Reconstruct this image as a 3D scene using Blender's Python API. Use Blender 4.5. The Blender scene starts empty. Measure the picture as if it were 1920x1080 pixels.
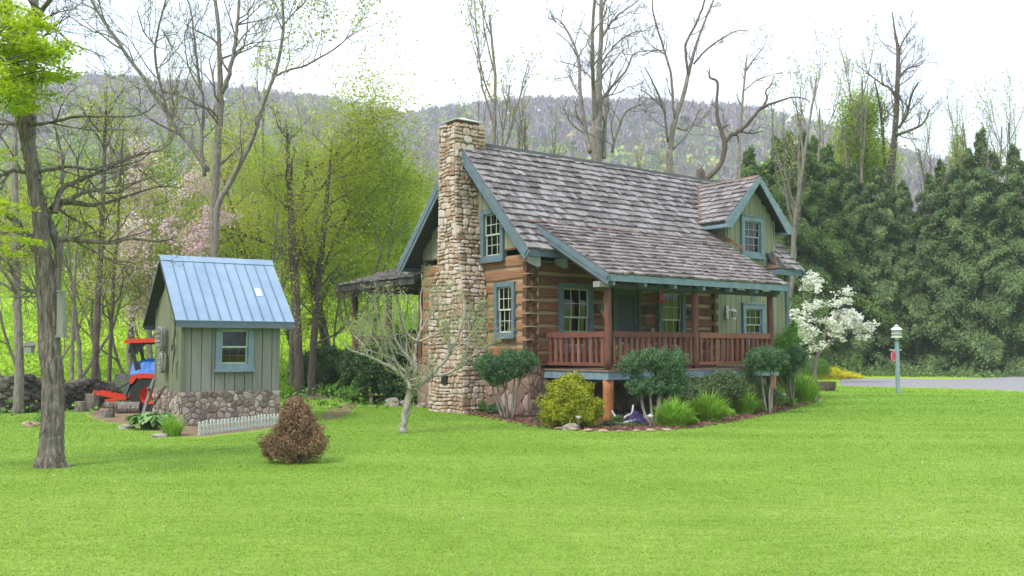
import bpy, math, random
import numpy as np
from mathutils import Vector, Matrix
random.seed(7); rng = np.random.default_rng(7)
SC = bpy.context.scene; COL = SC.collection
# ------------------------------------------------------------------ camera, sky, sun, exposure
F = 1800.0; PITCH = math.atan(115/F); EYE = 1.6
cam = bpy.data.objects.new('camera', bpy.data.cameras.new('camera')); COL.objects.link(cam)
cam.data.lens = 33.75; cam.data.sensor_width = 36; cam.data.clip_end = 6000; cam.data.clip_start = .1
cam.location = (0, 0, EYE); cam.rotation_euler = (math.pi/2+PITCH, 0, 0); SC.camera = cam
W = bpy.data.worlds.new('World'); SC.world = W; W.use_nodes = True
nt = W.node_tree; nt.nodes.clear()
sky = nt.nodes.new('ShaderNodeTexSky'); sky.sky_type = 'NISHITA'; sky.sun_disc = False
SUN_EL, SUN_AZ = math.radians(52), math.radians(222)      # azimuth clockwise from +Y
sky.sun_elevation = SUN_EL; sky.sun_rotation = SUN_AZ; sky.dust_density = 3; sky.air_density = 1.0
mx = nt.nodes.new('ShaderNodeMix'); mx.data_type = 'RGBA'; mx.inputs[0].default_value = .72
tc = nt.nodes.new('ShaderNodeTexCoord'); nz = nt.nodes.new('ShaderNodeTexNoise'); nz.inputs['Scale'].default_value = 2.2; nz.inputs['Detail'].default_value = 6
rp = nt.nodes.new('ShaderNodeValToRGB'); rp.color_ramp.elements[0].position = .35; rp.color_ramp.elements[1].position = .62
rp.color_ramp.elements[0].color = (6.6, 7.6, 8.6, 1); rp.color_ramp.elements[1].color = (9.5, 10.0, 10.4, 1)
mpw = nt.nodes.new('ShaderNodeMapping'); mpw.inputs['Scale'].default_value = (1, 1, 2.6)
nt.links.new(tc.outputs['Generated'], mpw.inputs[0]); nt.links.new(mpw.outputs[0], nz.inputs['Vector']); nt.links.new(nz.outputs[0], rp.inputs[0])
bg = nt.nodes.new('ShaderNodeBackground'); bg.inputs[1].default_value = .09
wo = nt.nodes.new('ShaderNodeOutputWorld')
nt.links.new(sky.outputs[0], mx.inputs[6]); nt.links.new(rp.outputs[0], mx.inputs[7]); nt.links.new(mx.outputs[2], bg.inputs[0]); nt.links.new(bg.outputs[0], wo.inputs[0])
sl = bpy.data.lights.new('sun', 'SUN'); sl.energy = 1.5; sl.angle = math.radians(10); sl.color = (1, .95, .87)
so = bpy.data.objects.new('sun', sl); COL.objects.link(so)
sd = Vector((math.sin(SUN_AZ)*math.cos(SUN_EL), math.cos(SUN_AZ)*math.cos(SUN_EL), math.sin(SUN_EL)))
so.rotation_euler = sd.to_track_quat('Z', 'Y').to_euler(); so.location = (0, -20, 60)
SC.view_settings.view_transform = 'Standard'; SC.view_settings.look = 'None'; SC.view_settings.exposure = 1.38; SC.view_settings.gamma = 1
SC.render.engine = 'CYCLES'
try:
    SC.cycles.max_bounces = 6; SC.cycles.diffuse_bounces = 3; SC.cycles.transparent_max_bounces = 12; SC.cycles.volume_bounces = 1
except Exception: pass

# ------------------------------------------------------------------ geometry helpers
def pt(px, py, depth):
    a = (px-960)/F; b = (540-py)/F
    y = math.cos(PITCH)-b*math.sin(PITCH); z = math.sin(PITCH)+b*math.cos(PITCH); s = depth/y
    return np.array([a*s, depth, EYE+z*s])
def gnd(px, py, z=0):
    a = (px-960)/F; b = (540-py)/F
    y = math.cos(PITCH)-b*math.sin(PITCH); zz = math.sin(PITCH)+b*math.cos(PITCH); s = (z-EYE)/zz
    return np.array([a*s, y*s, z])
RX = [-900, 0, 150, 350, 600, 760, 830, 1000, 1200, 1400, 1500, 1700, 1920, 2800]
RY = [170, 158, 146, 158, 186, 218, 205, 188, 193, 203, 222, 285, 345, 380]
def sstep(t): t = np.clip(t, 0, 1); return t*t*(3-2*t)
def terrain(X, Y):
    X = np.asarray(X, float); Y = np.asarray(Y, float)
    r = np.hypot(X, Y); az = np.clip(np.arctan2(X, Y), -.9, .9); px = 960+F*np.tan(az)
    r0 = 41+40*sstep((px-700)/700)
    h = .135*np.clip(r-r0, 0, 80)+.05*np.clip(r-r0-80, 0, 120)
    ridge = 1.6+(655-np.interp(px, RX, RY))/F*760*np.cos(az)
    t = sstep((r-230)/560)
    bump = 8*np.sin(X*.017+1)*np.sin(Y*.013)*np.clip((r-250)/200, 0, 1)
    h2 = np.maximum(ridge-25, 4)*t**1.1
    h = h+h2+bump*(1-t)
    h = h+.012*np.sin(X*.21)*np.cos(Y*.17)*np.clip((r-8)/20, 0, 1)
    back = np.clip(-Y/60, 0, 1)
    return h*(1-back)+0*back
def nrm(v): v = np.asarray(v, float); return v/(np.linalg.norm(v)+1e-12)

class MB:
    def __init__(s): s.v = []; s.f = []; s.n = 0; s.c = []; s.M = None
    def add(s, V, Fs, col=None):
        V = np.asarray(V, float).reshape(-1, 3)
        if s.M is not None: V = V@s.M[:3, :3].T+s.M[:3, 3]
        s.v.append(V)
        for f in (Fs if isinstance(Fs, list) else [Fs]): s.f.append(np.asarray(f, np.int64)+s.n)
        s.n += len(V)
        if col is not None: s.c.append(np.broadcast_to(np.asarray(col, float), (len(V), 3)))
    def build(s, name, m, parent=None, loc=None, smooth=False, rotz=0):
        me = bpy.data.meshes.new(name)
        V = np.concatenate(s.v) if s.v else np.zeros((0, 3))
        if loc is not None and parent is None: V = V-np.asarray(loc, float)
        me.vertices.add(len(V)); me.vertices.foreach_set('co', V.astype(np.float32).ravel())
        loops = np.concatenate([f.ravel() for f in s.f]); tot = np.concatenate([np.full(len(f), f.shape[1]) for f in s.f])
        st = np.concatenate([[0], np.cumsum(tot)[:-1]])
        me.loops.add(len(loops)); me.loops.foreach_set('vertex_index', loops.astype(np.int32))
        me.polygons.add(len(tot)); me.polygons.foreach_set('loop_start', st.astype(np.int32))
        if s.c:
            C = np.concatenate(s.c); a = me.color_attributes.new('Col', 'FLOAT_COLOR', 'POINT')
            a.data.foreach_set('color', np.c_[C, np.ones(len(C))].astype(np.float32).ravel())
        me.update(calc_edges=True); me.validate()
        me.polygons.foreach_set('use_smooth', np.full(len(me.polygons), bool(smooth)))
        me.materials.append(m)
        o = bpy.data.objects.new(name, me); COL.objects.link(o)
        if parent is not None: o.parent = parent
        elif loc is not None: o.location = loc
        if rotz: o.rotation_euler[2] = rotz
        return o
def tag(o, label=None, cat=None, group=None, kind=None):
    if label: o['label'] = label
    if cat: o['category'] = cat
    if group: o['group'] = group
    if kind: o['kind'] = kind
    return o
def empty(name, loc, rotz, label, cat, group=None):
    o = bpy.data.objects.new(name, None); COL.objects.link(o); o.location = loc; o.rotation_euler = (0, 0, rotz); o.empty_display_size = .2
    return tag(o, label, cat, group)
BOXF = np.array([[0, 3, 2, 1], [4, 5, 6, 7], [0, 1, 5, 4], [1, 2, 6, 5], [2, 3, 7, 6], [3, 0, 4, 7]])
def box(B, x0, x1, y0, y1, z0, z1, col=None):
    B.add([[x0, y0, z0], [x1, y0, z0], [x1, y1, z0], [x0, y1, z0], [x0, y0, z1], [x1, y0, z1], [x1, y1, z1], [x0, y1, z1]], BOXF, col)
def beam(B, p0, p1, w, h, up=(0, 0, 1), taper=1.0, segs=1, jit=0):
    """box-section bar from p0 to p1; w across, h along 'up'"""
    p0 = np.asarray(p0, float); p1 = np.asarray(p1, float); d = nrm(p1-p0); a = nrm(np.cross(d, up)); u = np.cross(a, d)
    V = []
    for i in range(segs+1):
        t = i/segs; c = p0+(p1-p0)*t; k = 1+(taper-1)*t
        for sx, sz in ((-1, -1), (1, -1), (1, 1), (-1, 1)):
            V.append(c+a*sx*w/2*k*(1+jit*random.uniform(-1, 1))+u*sz*h/2*k*(1+jit*random.uniform(-1, 1)))
    Fq = [[0, 3, 2, 1], [segs*4, segs*4+1, segs*4+2, segs*4+3]]
    for i in range(segs):
        for j in range(4): Fq.append([i*4+j, i*4+(j+1) % 4, i*4+4+(j+1) % 4, i*4+4+j])
    B.add(V, np.array(Fq))
def prism(B, poly, d):
    """poly list of 3D points, extruded by vector d"""
    P = np.asarray(poly, float); n = len(P); d = np.asarray(d, float)
    V = np.concatenate([P, P+d]); side = np.array([[i, (i+1) % n, n+(i+1) % n, n+i] for i in range(n)])
    B.add(V, [np.array([list(range(n))[::-1]]), np.array([list(range(n, 2*n))]), side])
def tube(B, P, R, k=6, cap=True):
    P = np.asarray(P, float); n = len(P); R = np.broadcast_to(np.asarray(R, float), (n,))
    T = np.gradient(P, axis=0); T /= np.linalg.norm(T, axis=1)[:, None]+1e-9
    ref = np.array([.31, .95, .07]) if abs(T.mean(0)[1]) < .8*np.linalg.norm(T.mean(0)) else np.array([1., .1, .1])
    A = np.cross(T, ref); A /= np.linalg.norm(A, axis=1)[:, None]+1e-9; Bn = np.cross(T, A)
    th = np.arange(k)*2*math.pi/k
    V = P[:, None, :]+R[:, None, None]*(np.cos(th)[None, :, None]*A[:, None, :]+np.sin(th)[None, :, None]*Bn[:, None, :])
    i = np.arange(n-1)[:, None]*k; j = np.arange(k)[None, :]; j2 = (j+1) % k
    Q = np.stack([i+j, i+j2, i+k+j2, i+k+j], -1).reshape(-1, 4)
    fs = [Q]
    if cap and k >= 3: fs += [np.arange(k)[::-1][None], (np.arange(k)+(n-1)*k)[None]]
    B.add(V.reshape(-1, 3), fs)
def lathe(B, prof, c=(0, 0, 0), k=16):
    """prof: (r,z) list"""
    c = np.asarray(c, float); n = len(prof); th = np.arange(k)*2*math.pi/k
    V = np.array([[c[0]+r*math.cos(t), c[1]+r*math.sin(t), c[2]+z] for r, z in prof for t in th])
    i = np.arange(n-1)[:, None]*k; j = np.arange(k)[None, :]; j2 = (j+1) % k
    B.add(V, [np.stack([i+j, i+j2, i+k+j2, i+k+j], -1).reshape(-1, 4), np.arange(k)[::-1][None], (np.arange(k)+(n-1)*k)[None]])
def smoothpath(P, m=6):
    P = np.asarray(P, float); Q = np.concatenate([[2*P[0]-P[1]], P, [2*P[-1]-P[-2]]]); out = []
    for i in range(1, len(Q)-2):
        for t in np.arange(m)/m:
            out.append(.5*((2*Q[i])+(-Q[i-1]+Q[i+1])*t+(2*Q[i-1]-5*Q[i]+4*Q[i+1]-Q[i+2])*t*t+(-Q[i-1]+3*Q[i]-3*Q[i+1]+Q[i+2])*t**3))
    out.append(Q[-2]); return np.array(out)
def leaves(B, C, L, Wd, nor=None, dirn=None, col=None):
    """diamond shaped leaves at centres C (N,3)"""
    C = np.asarray(C, float); n = len(C)
    if n == 0: return
    N = rng.normal(size=(n, 3)) if nor is None else nor+rng.normal(size=(n, 3))*.45
    N /= np.linalg.norm(N, axis=1)[:, None]+1e-9
    D = rng.normal(size=(n, 3)) if dirn is None else dirn+rng.normal(size=(n, 3))*.25
    D -= N*(D*N).sum(1)[:, None]; D /= np.linalg.norm(D, axis=1)[:, None]+1e-9; S = np.cross(N, D)
    s = rng.uniform(.65, 1.35, (n, 1)); L = L*s*.5; Wd = Wd*s*.5
    V = np.stack([C-D*L, C+S*Wd-D*L*.1, C+D*L, C-S*Wd-D*L*.1], 1).reshape(-1, 3)
    B.add(V, np.arange(n*4).reshape(-1, 4), None if col is None else np.repeat(np.broadcast_to(col, (n, 3)), 4, 0))
def blades(B, P, H, Wd, lean=.4, segs=2, spread=None, col=None):
    """bent grass blades at base points P"""
    P = np.asarray(P, float); n = len(P); th = rng.uniform(0, 2*math.pi, n)
    d = np.stack([np.cos(th), np.sin(th), 0*th], 1) if spread is None else spread
    sdir = np.stack([-d[:, 1], d[:, 0], 0*th], 1); h = (H*rng.uniform(.6, 1.25, n))[:, None]; ln = (np.asarray(lean)*rng.uniform(.2, 1.5, n))[:, None]
    w = (np.asarray(Wd)*rng.uniform(.7, 1.3, n))[:, None]; rows = []
    for i in range(segs+1):
        t = i/segs
        c = P+d*h*ln*t**2+np.array([0, 0, 1.])*h*t*(1-.32*ln*t)
        if i < segs: k = 1-.45*t; rows += [c-sdir*w*k/2, c+sdir*w*k/2]
        else: rows += [c]
    V = np.stack(rows, 1); m = V.shape[1]; base = np.arange(n)[:, None]*m; fs = []
    for i in range(segs-1): fs.append(np.concatenate([base+2*i, base+2*i+1, base+2*i+3, base+2*i+2], 1))
    k = 2*(segs-1); fs.append(np.concatenate([base+k, base+k+1, base+k+2], 1))
    B.add(V.reshape(-1, 3), fs, None if col is None else np.repeat(col, m, 0))
def ellip(B, c, r, nu=14, nv=9, jit=.0, seed=0):
    c = np.asarray(c, float); r = np.asarray(r, float); rr = np.random.default_rng(seed)
    u = np.arange(nu)*2*math.pi/nu; v = np.linspace(.12, math.pi-.12, nv)
    V = np.array([[math.sin(b)*math.cos(a), math.sin(b)*math.sin(a), math.cos(b)] for b in v for a in u])
    V = c+V*r*(1+jit*rr.normal(size=(len(V), 1)))
    i = np.arange(nv-1)[:, None]*nu; j = np.arange(nu)[None, :]; j2 = (j+1) % nu
    B.add(V, [np.stack([i+j, i+nu+j, i+nu+j2, i+j2], -1).reshape(-1, 4), np.arange(nu)[None], (np.arange(nu)+(nv-1)*nu)[::-1][None]])
def puffpts(c, r, n, lo=.72, bump=.12, flat=0):
    """points in the outer shell of a lumpy ellipsoid, with outward normals"""
    D = rng.normal(size=(n, 3)); D /= np.linalg.norm(D, axis=1)[:, None]
    if flat: D[:, 2] = np.abs(D[:, 2])*(1)-flat*rng.random(n)*(1); D /= np.linalg.norm(D, axis=1)[:, None]
    k = rng.uniform(0, 6, 3); b = 1+bump*np.sin(D[:, 0]*5+k[0])*np.sin(D[:, 1]*5+k[1])+bump*np.sin(D[:, 2]*6+k[2])*np.cos(D[:, 0]*7)
    return np.asarray(c)+D*np.asarray(r)*(b*rng.uniform(lo, 1.04, n))[:, None], D

# ------------------------------------------------------------------ materials
def newmat(name):
    m = bpy.data.materials.new(name); m.use_nodes = True; t = m.node_tree; t.nodes.clear()
    return m, t, t.nodes.new, t.links.new
def ramp(N, cols, pos=None):
    r = N('ShaderNodeValToRGB'); e = r.color_ramp.elements
    while len(e) < len(cols): e.new(.5)
    for i, c in enumerate(cols):
        e[i].position = pos[i] if pos else i/(len(cols)-1); e[i].color = (*c, 1)
    return r
def surf(name, cols, rough=.8, scale=6, stretch=(1, 1, 1), island=.5, bump=.3, bscale=None, metal=0, spec=.3, pos=None, bdist=.01, detail=6, objr=False):
    """colour from a mix of per-island random and stretched noise through a ramp"""
    m, t, N, L = newmat(name); tc = N('ShaderNodeTexCoord'); mp = N('ShaderNodeMapping'); mp.inputs['Scale'].default_value = stretch
    nz = N('ShaderNodeTexNoise'); nz.inputs['Scale'].default_value = scale; nz.inputs['Detail'].default_value = detail; nz.inputs['Roughness'].default_value = .65
    ge = N('ShaderNodeNewGeometry'); mi = N('ShaderNodeMix'); mi.data_type = 'FLOAT'; mi.inputs[0].default_value = island
    RI = N('ShaderNodeObjectInfo').outputs['Random'] if objr else ge.outputs['Random Per Island']
    st = N('ShaderNodeMapRange'); st.inputs[1].default_value = .3; st.inputs[2].default_value = .7
    ad = N('ShaderNodeVectorMath'); ad.operation = 'MULTIPLY_ADD'; 
    cb = N('ShaderNodeCombineXYZ'); L(RI, cb.inputs[0]); L(RI, cb.inputs[1]); L(RI, cb.inputs[2])
    L(cb.outputs[0], ad.inputs[0]); ad.inputs[1].default_value = (37, 19, 53); L(tc.outputs['Object'], mp.inputs[0]); L(mp.outputs[0], ad.inputs[2]); L(ad.outputs[0], nz.inputs['Vector'])
    L(nz.outputs[0], st.inputs[0]); L(st.outputs[0], mi.inputs[2]); L(RI, mi.inputs[3])
    rr = ramp(N, cols, pos); L(mi.outputs[0], rr.inputs[0])
    b = N('ShaderNodeBsdfPrincipled'); L(rr.outputs[0], b.inputs['Base Color']); b.inputs['Roughness'].default_value = rough; b.inputs['Metallic'].default_value = metal
    b.inputs['Specular IOR Level'].default_value = spec
    if bump:
        n2 = N('ShaderNodeTexNoise'); n2.inputs['Scale'].default_value = bscale or scale*2.5; n2.inputs['Detail'].default_value = 5; L(ad.outputs[0], n2.inputs['Vector'])
        bp = N('ShaderNodeBump'); bp.inputs['Strength'].default_value = bump; bp.inputs['Distance'].default_value = bdist; L(n2.outputs[0], bp.inputs['Height']); L(bp.outputs[0], b.inputs['Normal'])
    o = N('ShaderNodeOutputMaterial'); L(b.outputs[0], o.inputs[0]); return m
def leafmat(name, cols, trans=.35, clump=.5, cscale=.6, rough=.6, pos=None, attr=False):
    m, t, N, L = newmat(name); ge = N('ShaderNodeNewGeometry'); tc = N('ShaderNodeTexCoord')
    nz = N('ShaderNodeTexNoise'); nz.inputs['Scale'].default_value = cscale; nz.inputs['Detail'].default_value = 3
    L(tc.outputs['Object'], nz.inputs['Vector']); st = N('ShaderNodeMapRange'); st.inputs[1].default_value = .3; st.inputs[2].default_value = .7; L(nz.outputs[0], st.inputs[0])
    mi = N('ShaderNodeMix'); mi.data_type = 'FLOAT'; mi.inputs[0].default_value = clump; L(ge.outputs['Random Per Island'], mi.inputs[2]); L(st.outputs[0], mi.inputs[3])
    if attr: rr = N('ShaderNodeAttribute'); rr.attribute_name = 'Col'; src = rr.outputs['Color']
    else: rr = ramp(N, cols, pos); L(mi.outputs[0], rr.inputs[0]); src = rr.outputs[0]
    b = N('ShaderNodeBsdfPrincipled'); b.inputs['Roughness'].default_value = rough; b.inputs['Specular IOR Level'].default_value = .2; L(src, b.inputs['Base Color'])
    tr = N('ShaderNodeBsdfTranslucent'); L(src, tr.inputs[0]); ms = N('ShaderNodeMixShader'); ms.inputs[0].default_value = trans
    L(b.outputs[0], ms.inputs[1]); L(tr.outputs[0], ms.inputs[2]); o = N('ShaderNodeOutputMaterial'); L(ms.outputs[0], o.inputs[0]); return m
def plain(name, c, rough=.5, metal=0, spec=.5, var=.12, scale=8):
    a = tuple(x*(1-var) for x in c); b = tuple(min(1, x*(1+var)) for x in c)
    return surf(name, [a, b], rough=rough, metal=metal, spec=spec, scale=scale, island=.2, bump=.05)
def flagstone(name, scale, cols, mortar=(.24, .2, .17), width=.035, bump=1.0):
    m, t, N, L = newmat(name); tc = N('ShaderNodeTexCoord'); nz = N('ShaderNodeTexNoise'); nz.inputs['Scale'].default_value = 3; nz.inputs['Detail'].default_value = 3
    L(tc.outputs['Object'], nz.inputs['Vector']); va = N('ShaderNodeVectorMath'); va.operation = 'MULTIPLY_ADD'; L(nz.outputs['Color'], va.inputs[0]); va.inputs[1].default_value = (.22, .22, .22); L(tc.outputs['Object'], va.inputs[2])
    v1 = N('ShaderNodeTexVoronoi'); v1.inputs['Scale'].default_value = scale; v2 = N('ShaderNodeTexVoronoi'); v2.feature = 'DISTANCE_TO_EDGE'; v2.inputs['Scale'].default_value = scale
    L(va.outputs[0], v1.inputs['Vector']); L(va.outputs[0], v2.inputs['Vector'])
    sp = N('ShaderNodeSeparateColor'); L(v1.outputs['Color'], sp.inputs[0]); r = ramp(N, cols); n2 = N('ShaderNodeTexNoise'); n2.inputs['Scale'].default_value = 14; n2.inputs['Detail'].default_value = 5; L(tc.outputs['Object'], n2.inputs['Vector'])
    mf = N('ShaderNodeMix'); mf.data_type = 'FLOAT'; mf.inputs[0].default_value = .35; L(sp.outputs[0], mf.inputs[2]); L(n2.outputs[0], mf.inputs[3]); L(mf.outputs[0], r.inputs[0])
    mr = N('ShaderNodeMapRange'); mr.inputs[1].default_value = width*.5; mr.inputs[2].default_value = width*1.6; L(v2.outputs[0], mr.inputs[0])
    mc = N('ShaderNodeMix'); mc.data_type = 'RGBA'; L(mr.outputs[0], mc.inputs[0]); mc.inputs[6].default_value = (*mortar, 1); L(r.outputs[0], mc.inputs[7])
    b = N('ShaderNodeBsdfPrincipled'); b.inputs['Roughness'].default_value = .85; L(mc.outputs[2], b.inputs['Base Color'])
    ad = N('ShaderNodeMath'); ad.operation = 'MULTIPLY_ADD'; L(n2.outputs[0], ad.inputs[0]); ad.inputs[1].default_value = .25; L(mr.outputs[0], ad.inputs[2])
    bp = N('ShaderNodeBump'); bp.inputs['Strength'].default_value = bump; bp.inputs['Distance'].default_value = .035; L(ad.outputs[0], bp.inputs['Height']); L(bp.outputs[0], b.inputs['Normal'])
    o = N('ShaderNodeOutputMaterial'); L(b.outputs[0], o.inputs[0]); return m
def glassmat(name='window glass'):
    m, t, N, L = newmat(name); lw = N('ShaderNodeLayerWeight'); lw.inputs[0].default_value = .5; pw = N('ShaderNodeMath'); pw.operation = 'POWER'; pw.inputs[1].default_value = 4; L(lw.outputs['Facing'], pw.inputs[0]); fr = N('ShaderNodeMath'); fr.operation = 'MULTIPLY_ADD'; fr.inputs[1].default_value = .8; fr.inputs[2].default_value = .045; L(pw.outputs[0], fr.inputs[0])
    tr = N('ShaderNodeBsdfTransparent'); tr.inputs[0].default_value = (.55, .6, .58, 1); gl = N('ShaderNodeBsdfGlossy'); gl.inputs['Roughness'].default_value = .03
    ms = N('ShaderNodeMixShader'); L(fr.outputs[0], ms.inputs[0]); L(tr.outputs[0], ms.inputs[1]); L(gl.outputs[0], ms.inputs[2])
    o = N('ShaderNodeOutputMaterial'); L(ms.outputs[0], o.inputs[0]); return m

M = {}
M['blue'] = surf('weathered blue paint', [(.075, .11, .14), (.11, .155, .19), (.145, .195, .235)], rough=.7, scale=5, stretch=(1, 1, 1), island=.3, bump=.15)
M['blue_l'] = surf('lighter blue paint', [(.12, .175, .215), (.17, .24, .29), (.23, .305, .36)], rough=.75, scale=6, island=.2, bump=.2)  # paler tone of the blue trim paint
M['sage'] = surf('sage green stain', [(.17, .18, .12), (.22, .235, .16), (.27, .28, .195)], rough=.85, scale=4, stretch=(5, 5, .7), island=.45, bump=.25)
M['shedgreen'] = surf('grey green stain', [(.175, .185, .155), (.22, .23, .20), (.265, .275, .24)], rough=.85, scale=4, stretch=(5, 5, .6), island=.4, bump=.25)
M['darkgreen'] = plain('dark green paint', (.045, .075, .055), rough=.6)
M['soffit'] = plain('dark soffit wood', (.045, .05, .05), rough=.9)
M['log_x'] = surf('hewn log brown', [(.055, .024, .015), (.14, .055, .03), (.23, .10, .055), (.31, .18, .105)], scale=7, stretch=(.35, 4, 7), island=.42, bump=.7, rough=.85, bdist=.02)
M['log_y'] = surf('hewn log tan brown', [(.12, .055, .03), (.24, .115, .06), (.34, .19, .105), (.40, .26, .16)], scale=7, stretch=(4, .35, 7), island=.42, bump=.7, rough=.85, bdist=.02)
M['chink'] = surf('chinking mortar', [(.28, .21, .14), (.38, .30, .21)], scale=5, island=.2, bump=.3, rough=.95)
M['logend'] = surf('log end grain', [(.05, .028, .018), (.13, .07, .045)], scale=14, island=.5, bump=.4, rough=.9)
M['shake'] = surf('weathered cedar shakes', [(.055, .045, .046), (.125, .108, .114), (.235, .215, .226), (.38, .36, .38)], scale=9, stretch=(7, .8, .8), island=.5, bump=.6, rough=.75, bdist=.012, pos=[0, .3, .6, 1])
M['shake_p'] = surf('weathered porch shakes', [(.055, .038, .036), (.13, .103, .103), (.24, .205, .21), (.37, .335, .345)], scale=9, stretch=(7, .8, .8), island=.5, bump=.6, rough=.75, bdist=.012, pos=[0, .3, .6, 1])
M['shake_d'] = surf('dormer shakes', [(.06, .05, .05), (.14, .12, .123), (.25, .225, .23), (.37, .345, .355)], scale=9, stretch=(.8, 7, .8), island=.5, bump=.6, rough=.75, bdist=.012, pos=[0, .3, .6, 1])
M['copper'] = surf('rusty flashing', [(.10, .055, .04), (.2, .11, .075)], scale=6, island=0, bump=.1, rough=.55)
M['zinc'] = plain('pale sheet metal', (.5, .52, .53), rough=.4, metal=.5)
M['stone'] = surf('fieldstone', [(.19, .115, .085), (.35, .24, .175), (.46, .35, .275), (.54, .46, .41), (.43, .40, .40)], scale=11, island=.68, bump=.7, rough=.9, bdist=.02)
M['mortar'] = surf('chimney mortar', [(.15, .10, .07), (.24, .17, .12)], scale=9, island=0, bump=.5, rough=.95)
M['mortar_g'] = surf('grey mortar', [(.16, .14, .12), (.26, .23, .20)], scale=9, island=0, bump=.5, rough=.95)
M['stone_g'] = surf('grey brown fieldstone', [(.10, .075, .07), (.20, .155, .135), (.33, .27, .235), (.46, .42, .40)], scale=11, island=.75, bump=.6, rough=.9, bdist=.02)
M['stone_f'] = surf('foundation fieldstone', [(.11, .07, .055), (.22, .145, .115), (.32, .23, .19), (.42, .36, .34)], scale=11, island=.7, bump=.6, rough=.9, bdist=.02)
M['flag'] = flagstone('foundation flagstone', 3.6, [(.12, .08, .065), (.23, .16, .125), (.32, .24, .20), (.42, .37, .35)], mortar=(.13, .1, .085))
M['flag_s'] = flagstone('shed flagstone', 4.6, [(.13, .095, .085), (.27, .21, .18), (.38, .31, .27), (.48, .45, .43)], mortar=(.12, .10, .085), width=.028)
M['post'] = surf('red brown post', [(.06, .025, .02), (.13, .055, .04), (.2, .10, .075)], scale=5, stretch=(5, 5, .5), island=.3, bump=.6, rough=.8)
M['rail'] = surf('red brown railing', [(.065, .025, .02), (.14, .052, .037), (.20, .085, .06), (.30, .12, .055)], scale=6, stretch=(2.5, 2.5, .8), island=.6, bump=.6, rough=.8, objr=True)
M['orangepost'] = surf('orange cedar post', [(.22, .08, .03), (.34, .14, .055), (.42, .21, .10)], scale=5, stretch=(5, 5, .5), island=.2, bump=.4, rough=.8)
M['deck'] = surf('deck board', [(.16, .10, .08), (.26, .18, .14)], scale=6, island=.4, bump=.3)
M['sash'] = plain('cream sash paint', (.42, .47, .37), rough=.6)
M['sashg'] = plain('pale green sash paint', (.36, .47, .36), rough=.6)
M['sashgrey'] = plain('grey sash paint', (.26, .29, .30), rough=.6)
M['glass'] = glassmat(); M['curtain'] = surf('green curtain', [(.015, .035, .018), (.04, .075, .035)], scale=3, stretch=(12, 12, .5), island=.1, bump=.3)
M['dark'] = plain('dark void', (.012, .012, .014), rough=.9)
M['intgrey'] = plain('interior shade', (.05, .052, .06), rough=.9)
M['screen'] = plain('dark screen', (.01, .011, .02), rough=.5)
M['tin'] = surf('blue painted metal roof', [(.17, .25, .37), (.25, .345, .48)], rough=.38, metal=0, spec=.6, scale=1.6, island=.1, bump=.1, bdist=.01)
M['tinseam'] = plain('blue roof seam', (.09, .16, .25), rough=.45)
M['white'] = plain('white paint', (.72, .73, .72), rough=.55, var=.06)
M['whiteworn'] = surf('worn white paint', [(.22, .21, .18), (.52, .54, .52), (.62, .64, .62)], scale=14, stretch=(2, 2, .8), island=.3, bump=.4, pos=[0, .42, 1])
M['greywood'] = surf('grey weathered wood', [(.10, .095, .085), (.24, .23, .21), (.34, .33, .30)], scale=7, stretch=(3, 3, .6), island=.4, bump=.5, rough=.9)
M['iron'] = surf('rusty iron', [(.03, .025, .022), (.09, .06, .05), (.16, .12, .10)], scale=14, island=.2, bump=.4, rough=.7)
M['black'] = plain('black paint', (.015, .015, .017), rough=.45)
M['tyre'] = plain('tyre rubber', (.022, .021, .02), rough=.85)
M['red'] = plain('red paint', (.62, .035, .012), rough=.35, var=.05)
M['tarp'] = surf('blue tarp', [(.008, .09, .36), (.015, .16, .55)], scale=5, island=.1, bump=.4, rough=.45, bscale=6, bdist=.04)
M['bark'] = surf('grey brown bark', [(.11, .095, .085), (.21, .18, .16), (.32, .29, .27)], scale=7, stretch=(2.2, 2.2, .5), island=.1, bump=1, rough=.95, bdist=.05, bscale=12)
M['bark_big'] = surf('furrowed grey bark', [(.09, .07, .06), (.18, .145, .125), (.28, .24, .21), (.38, .35, .32)], scale=9, stretch=(2.6, 2.6, .45), island=.0, bump=1, rough=.95, bdist=.12, bscale=13)
M['bark_dk'] = surf('dark bark', [(.05, .038, .034), (.11, .085, .075), (.18, .145, .13)], scale=6, stretch=(2, 2, .5), island=.1, bump=.8, rough=.95, bdist=.04)
M['bark_pale'] = surf('pale lichen bark', [(.16, .145, .12), (.30, .28, .235), (.44, .42, .36)], scale=10, stretch=(1.2, 1.2, .8), island=.1, bump=.7, rough=.9, bdist=.02)
M['spring'] = leafmat('spring leaf', [(.19, .29, .02), (.33, .45, .04), (.48, .58, .08)], trans=.6)
M['bright'] = leafmat('bright maple leaf', [(.27, .38, .012), (.42, .55, .025), (.56, .66, .06)], trans=.5, clump=.4)
M['olive'] = leafmat('olive spring leaf', [(.25, .30, .035), (.40, .46, .06), (.56, .58, .11)], trans=.6)
M['pale'] = leafmat('pale young leaf', [(.20, .27, .08), (.32, .40, .14), (.42, .48, .2)], trans=.6)
M['hem'] = leafmat('hemlock needles', [(.05, .09, .04), (.10, .16, .062), (.18, .26, .10), (.28, .38, .15)], trans=.3, clump=.6, cscale=1.3)
M['hem2'] = leafmat('light hemlock needles', [(.06, .12, .035), (.12, .20, .055), (.21, .31, .08)], trans=.35, clump=.45, cscale=.7)
M['juni'] = leafmat('juniper needles', [(.035, .08, .035), (.08, .16, .07), (.17, .28, .12)], trans=.1, clump=.35, cscale=5)
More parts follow.
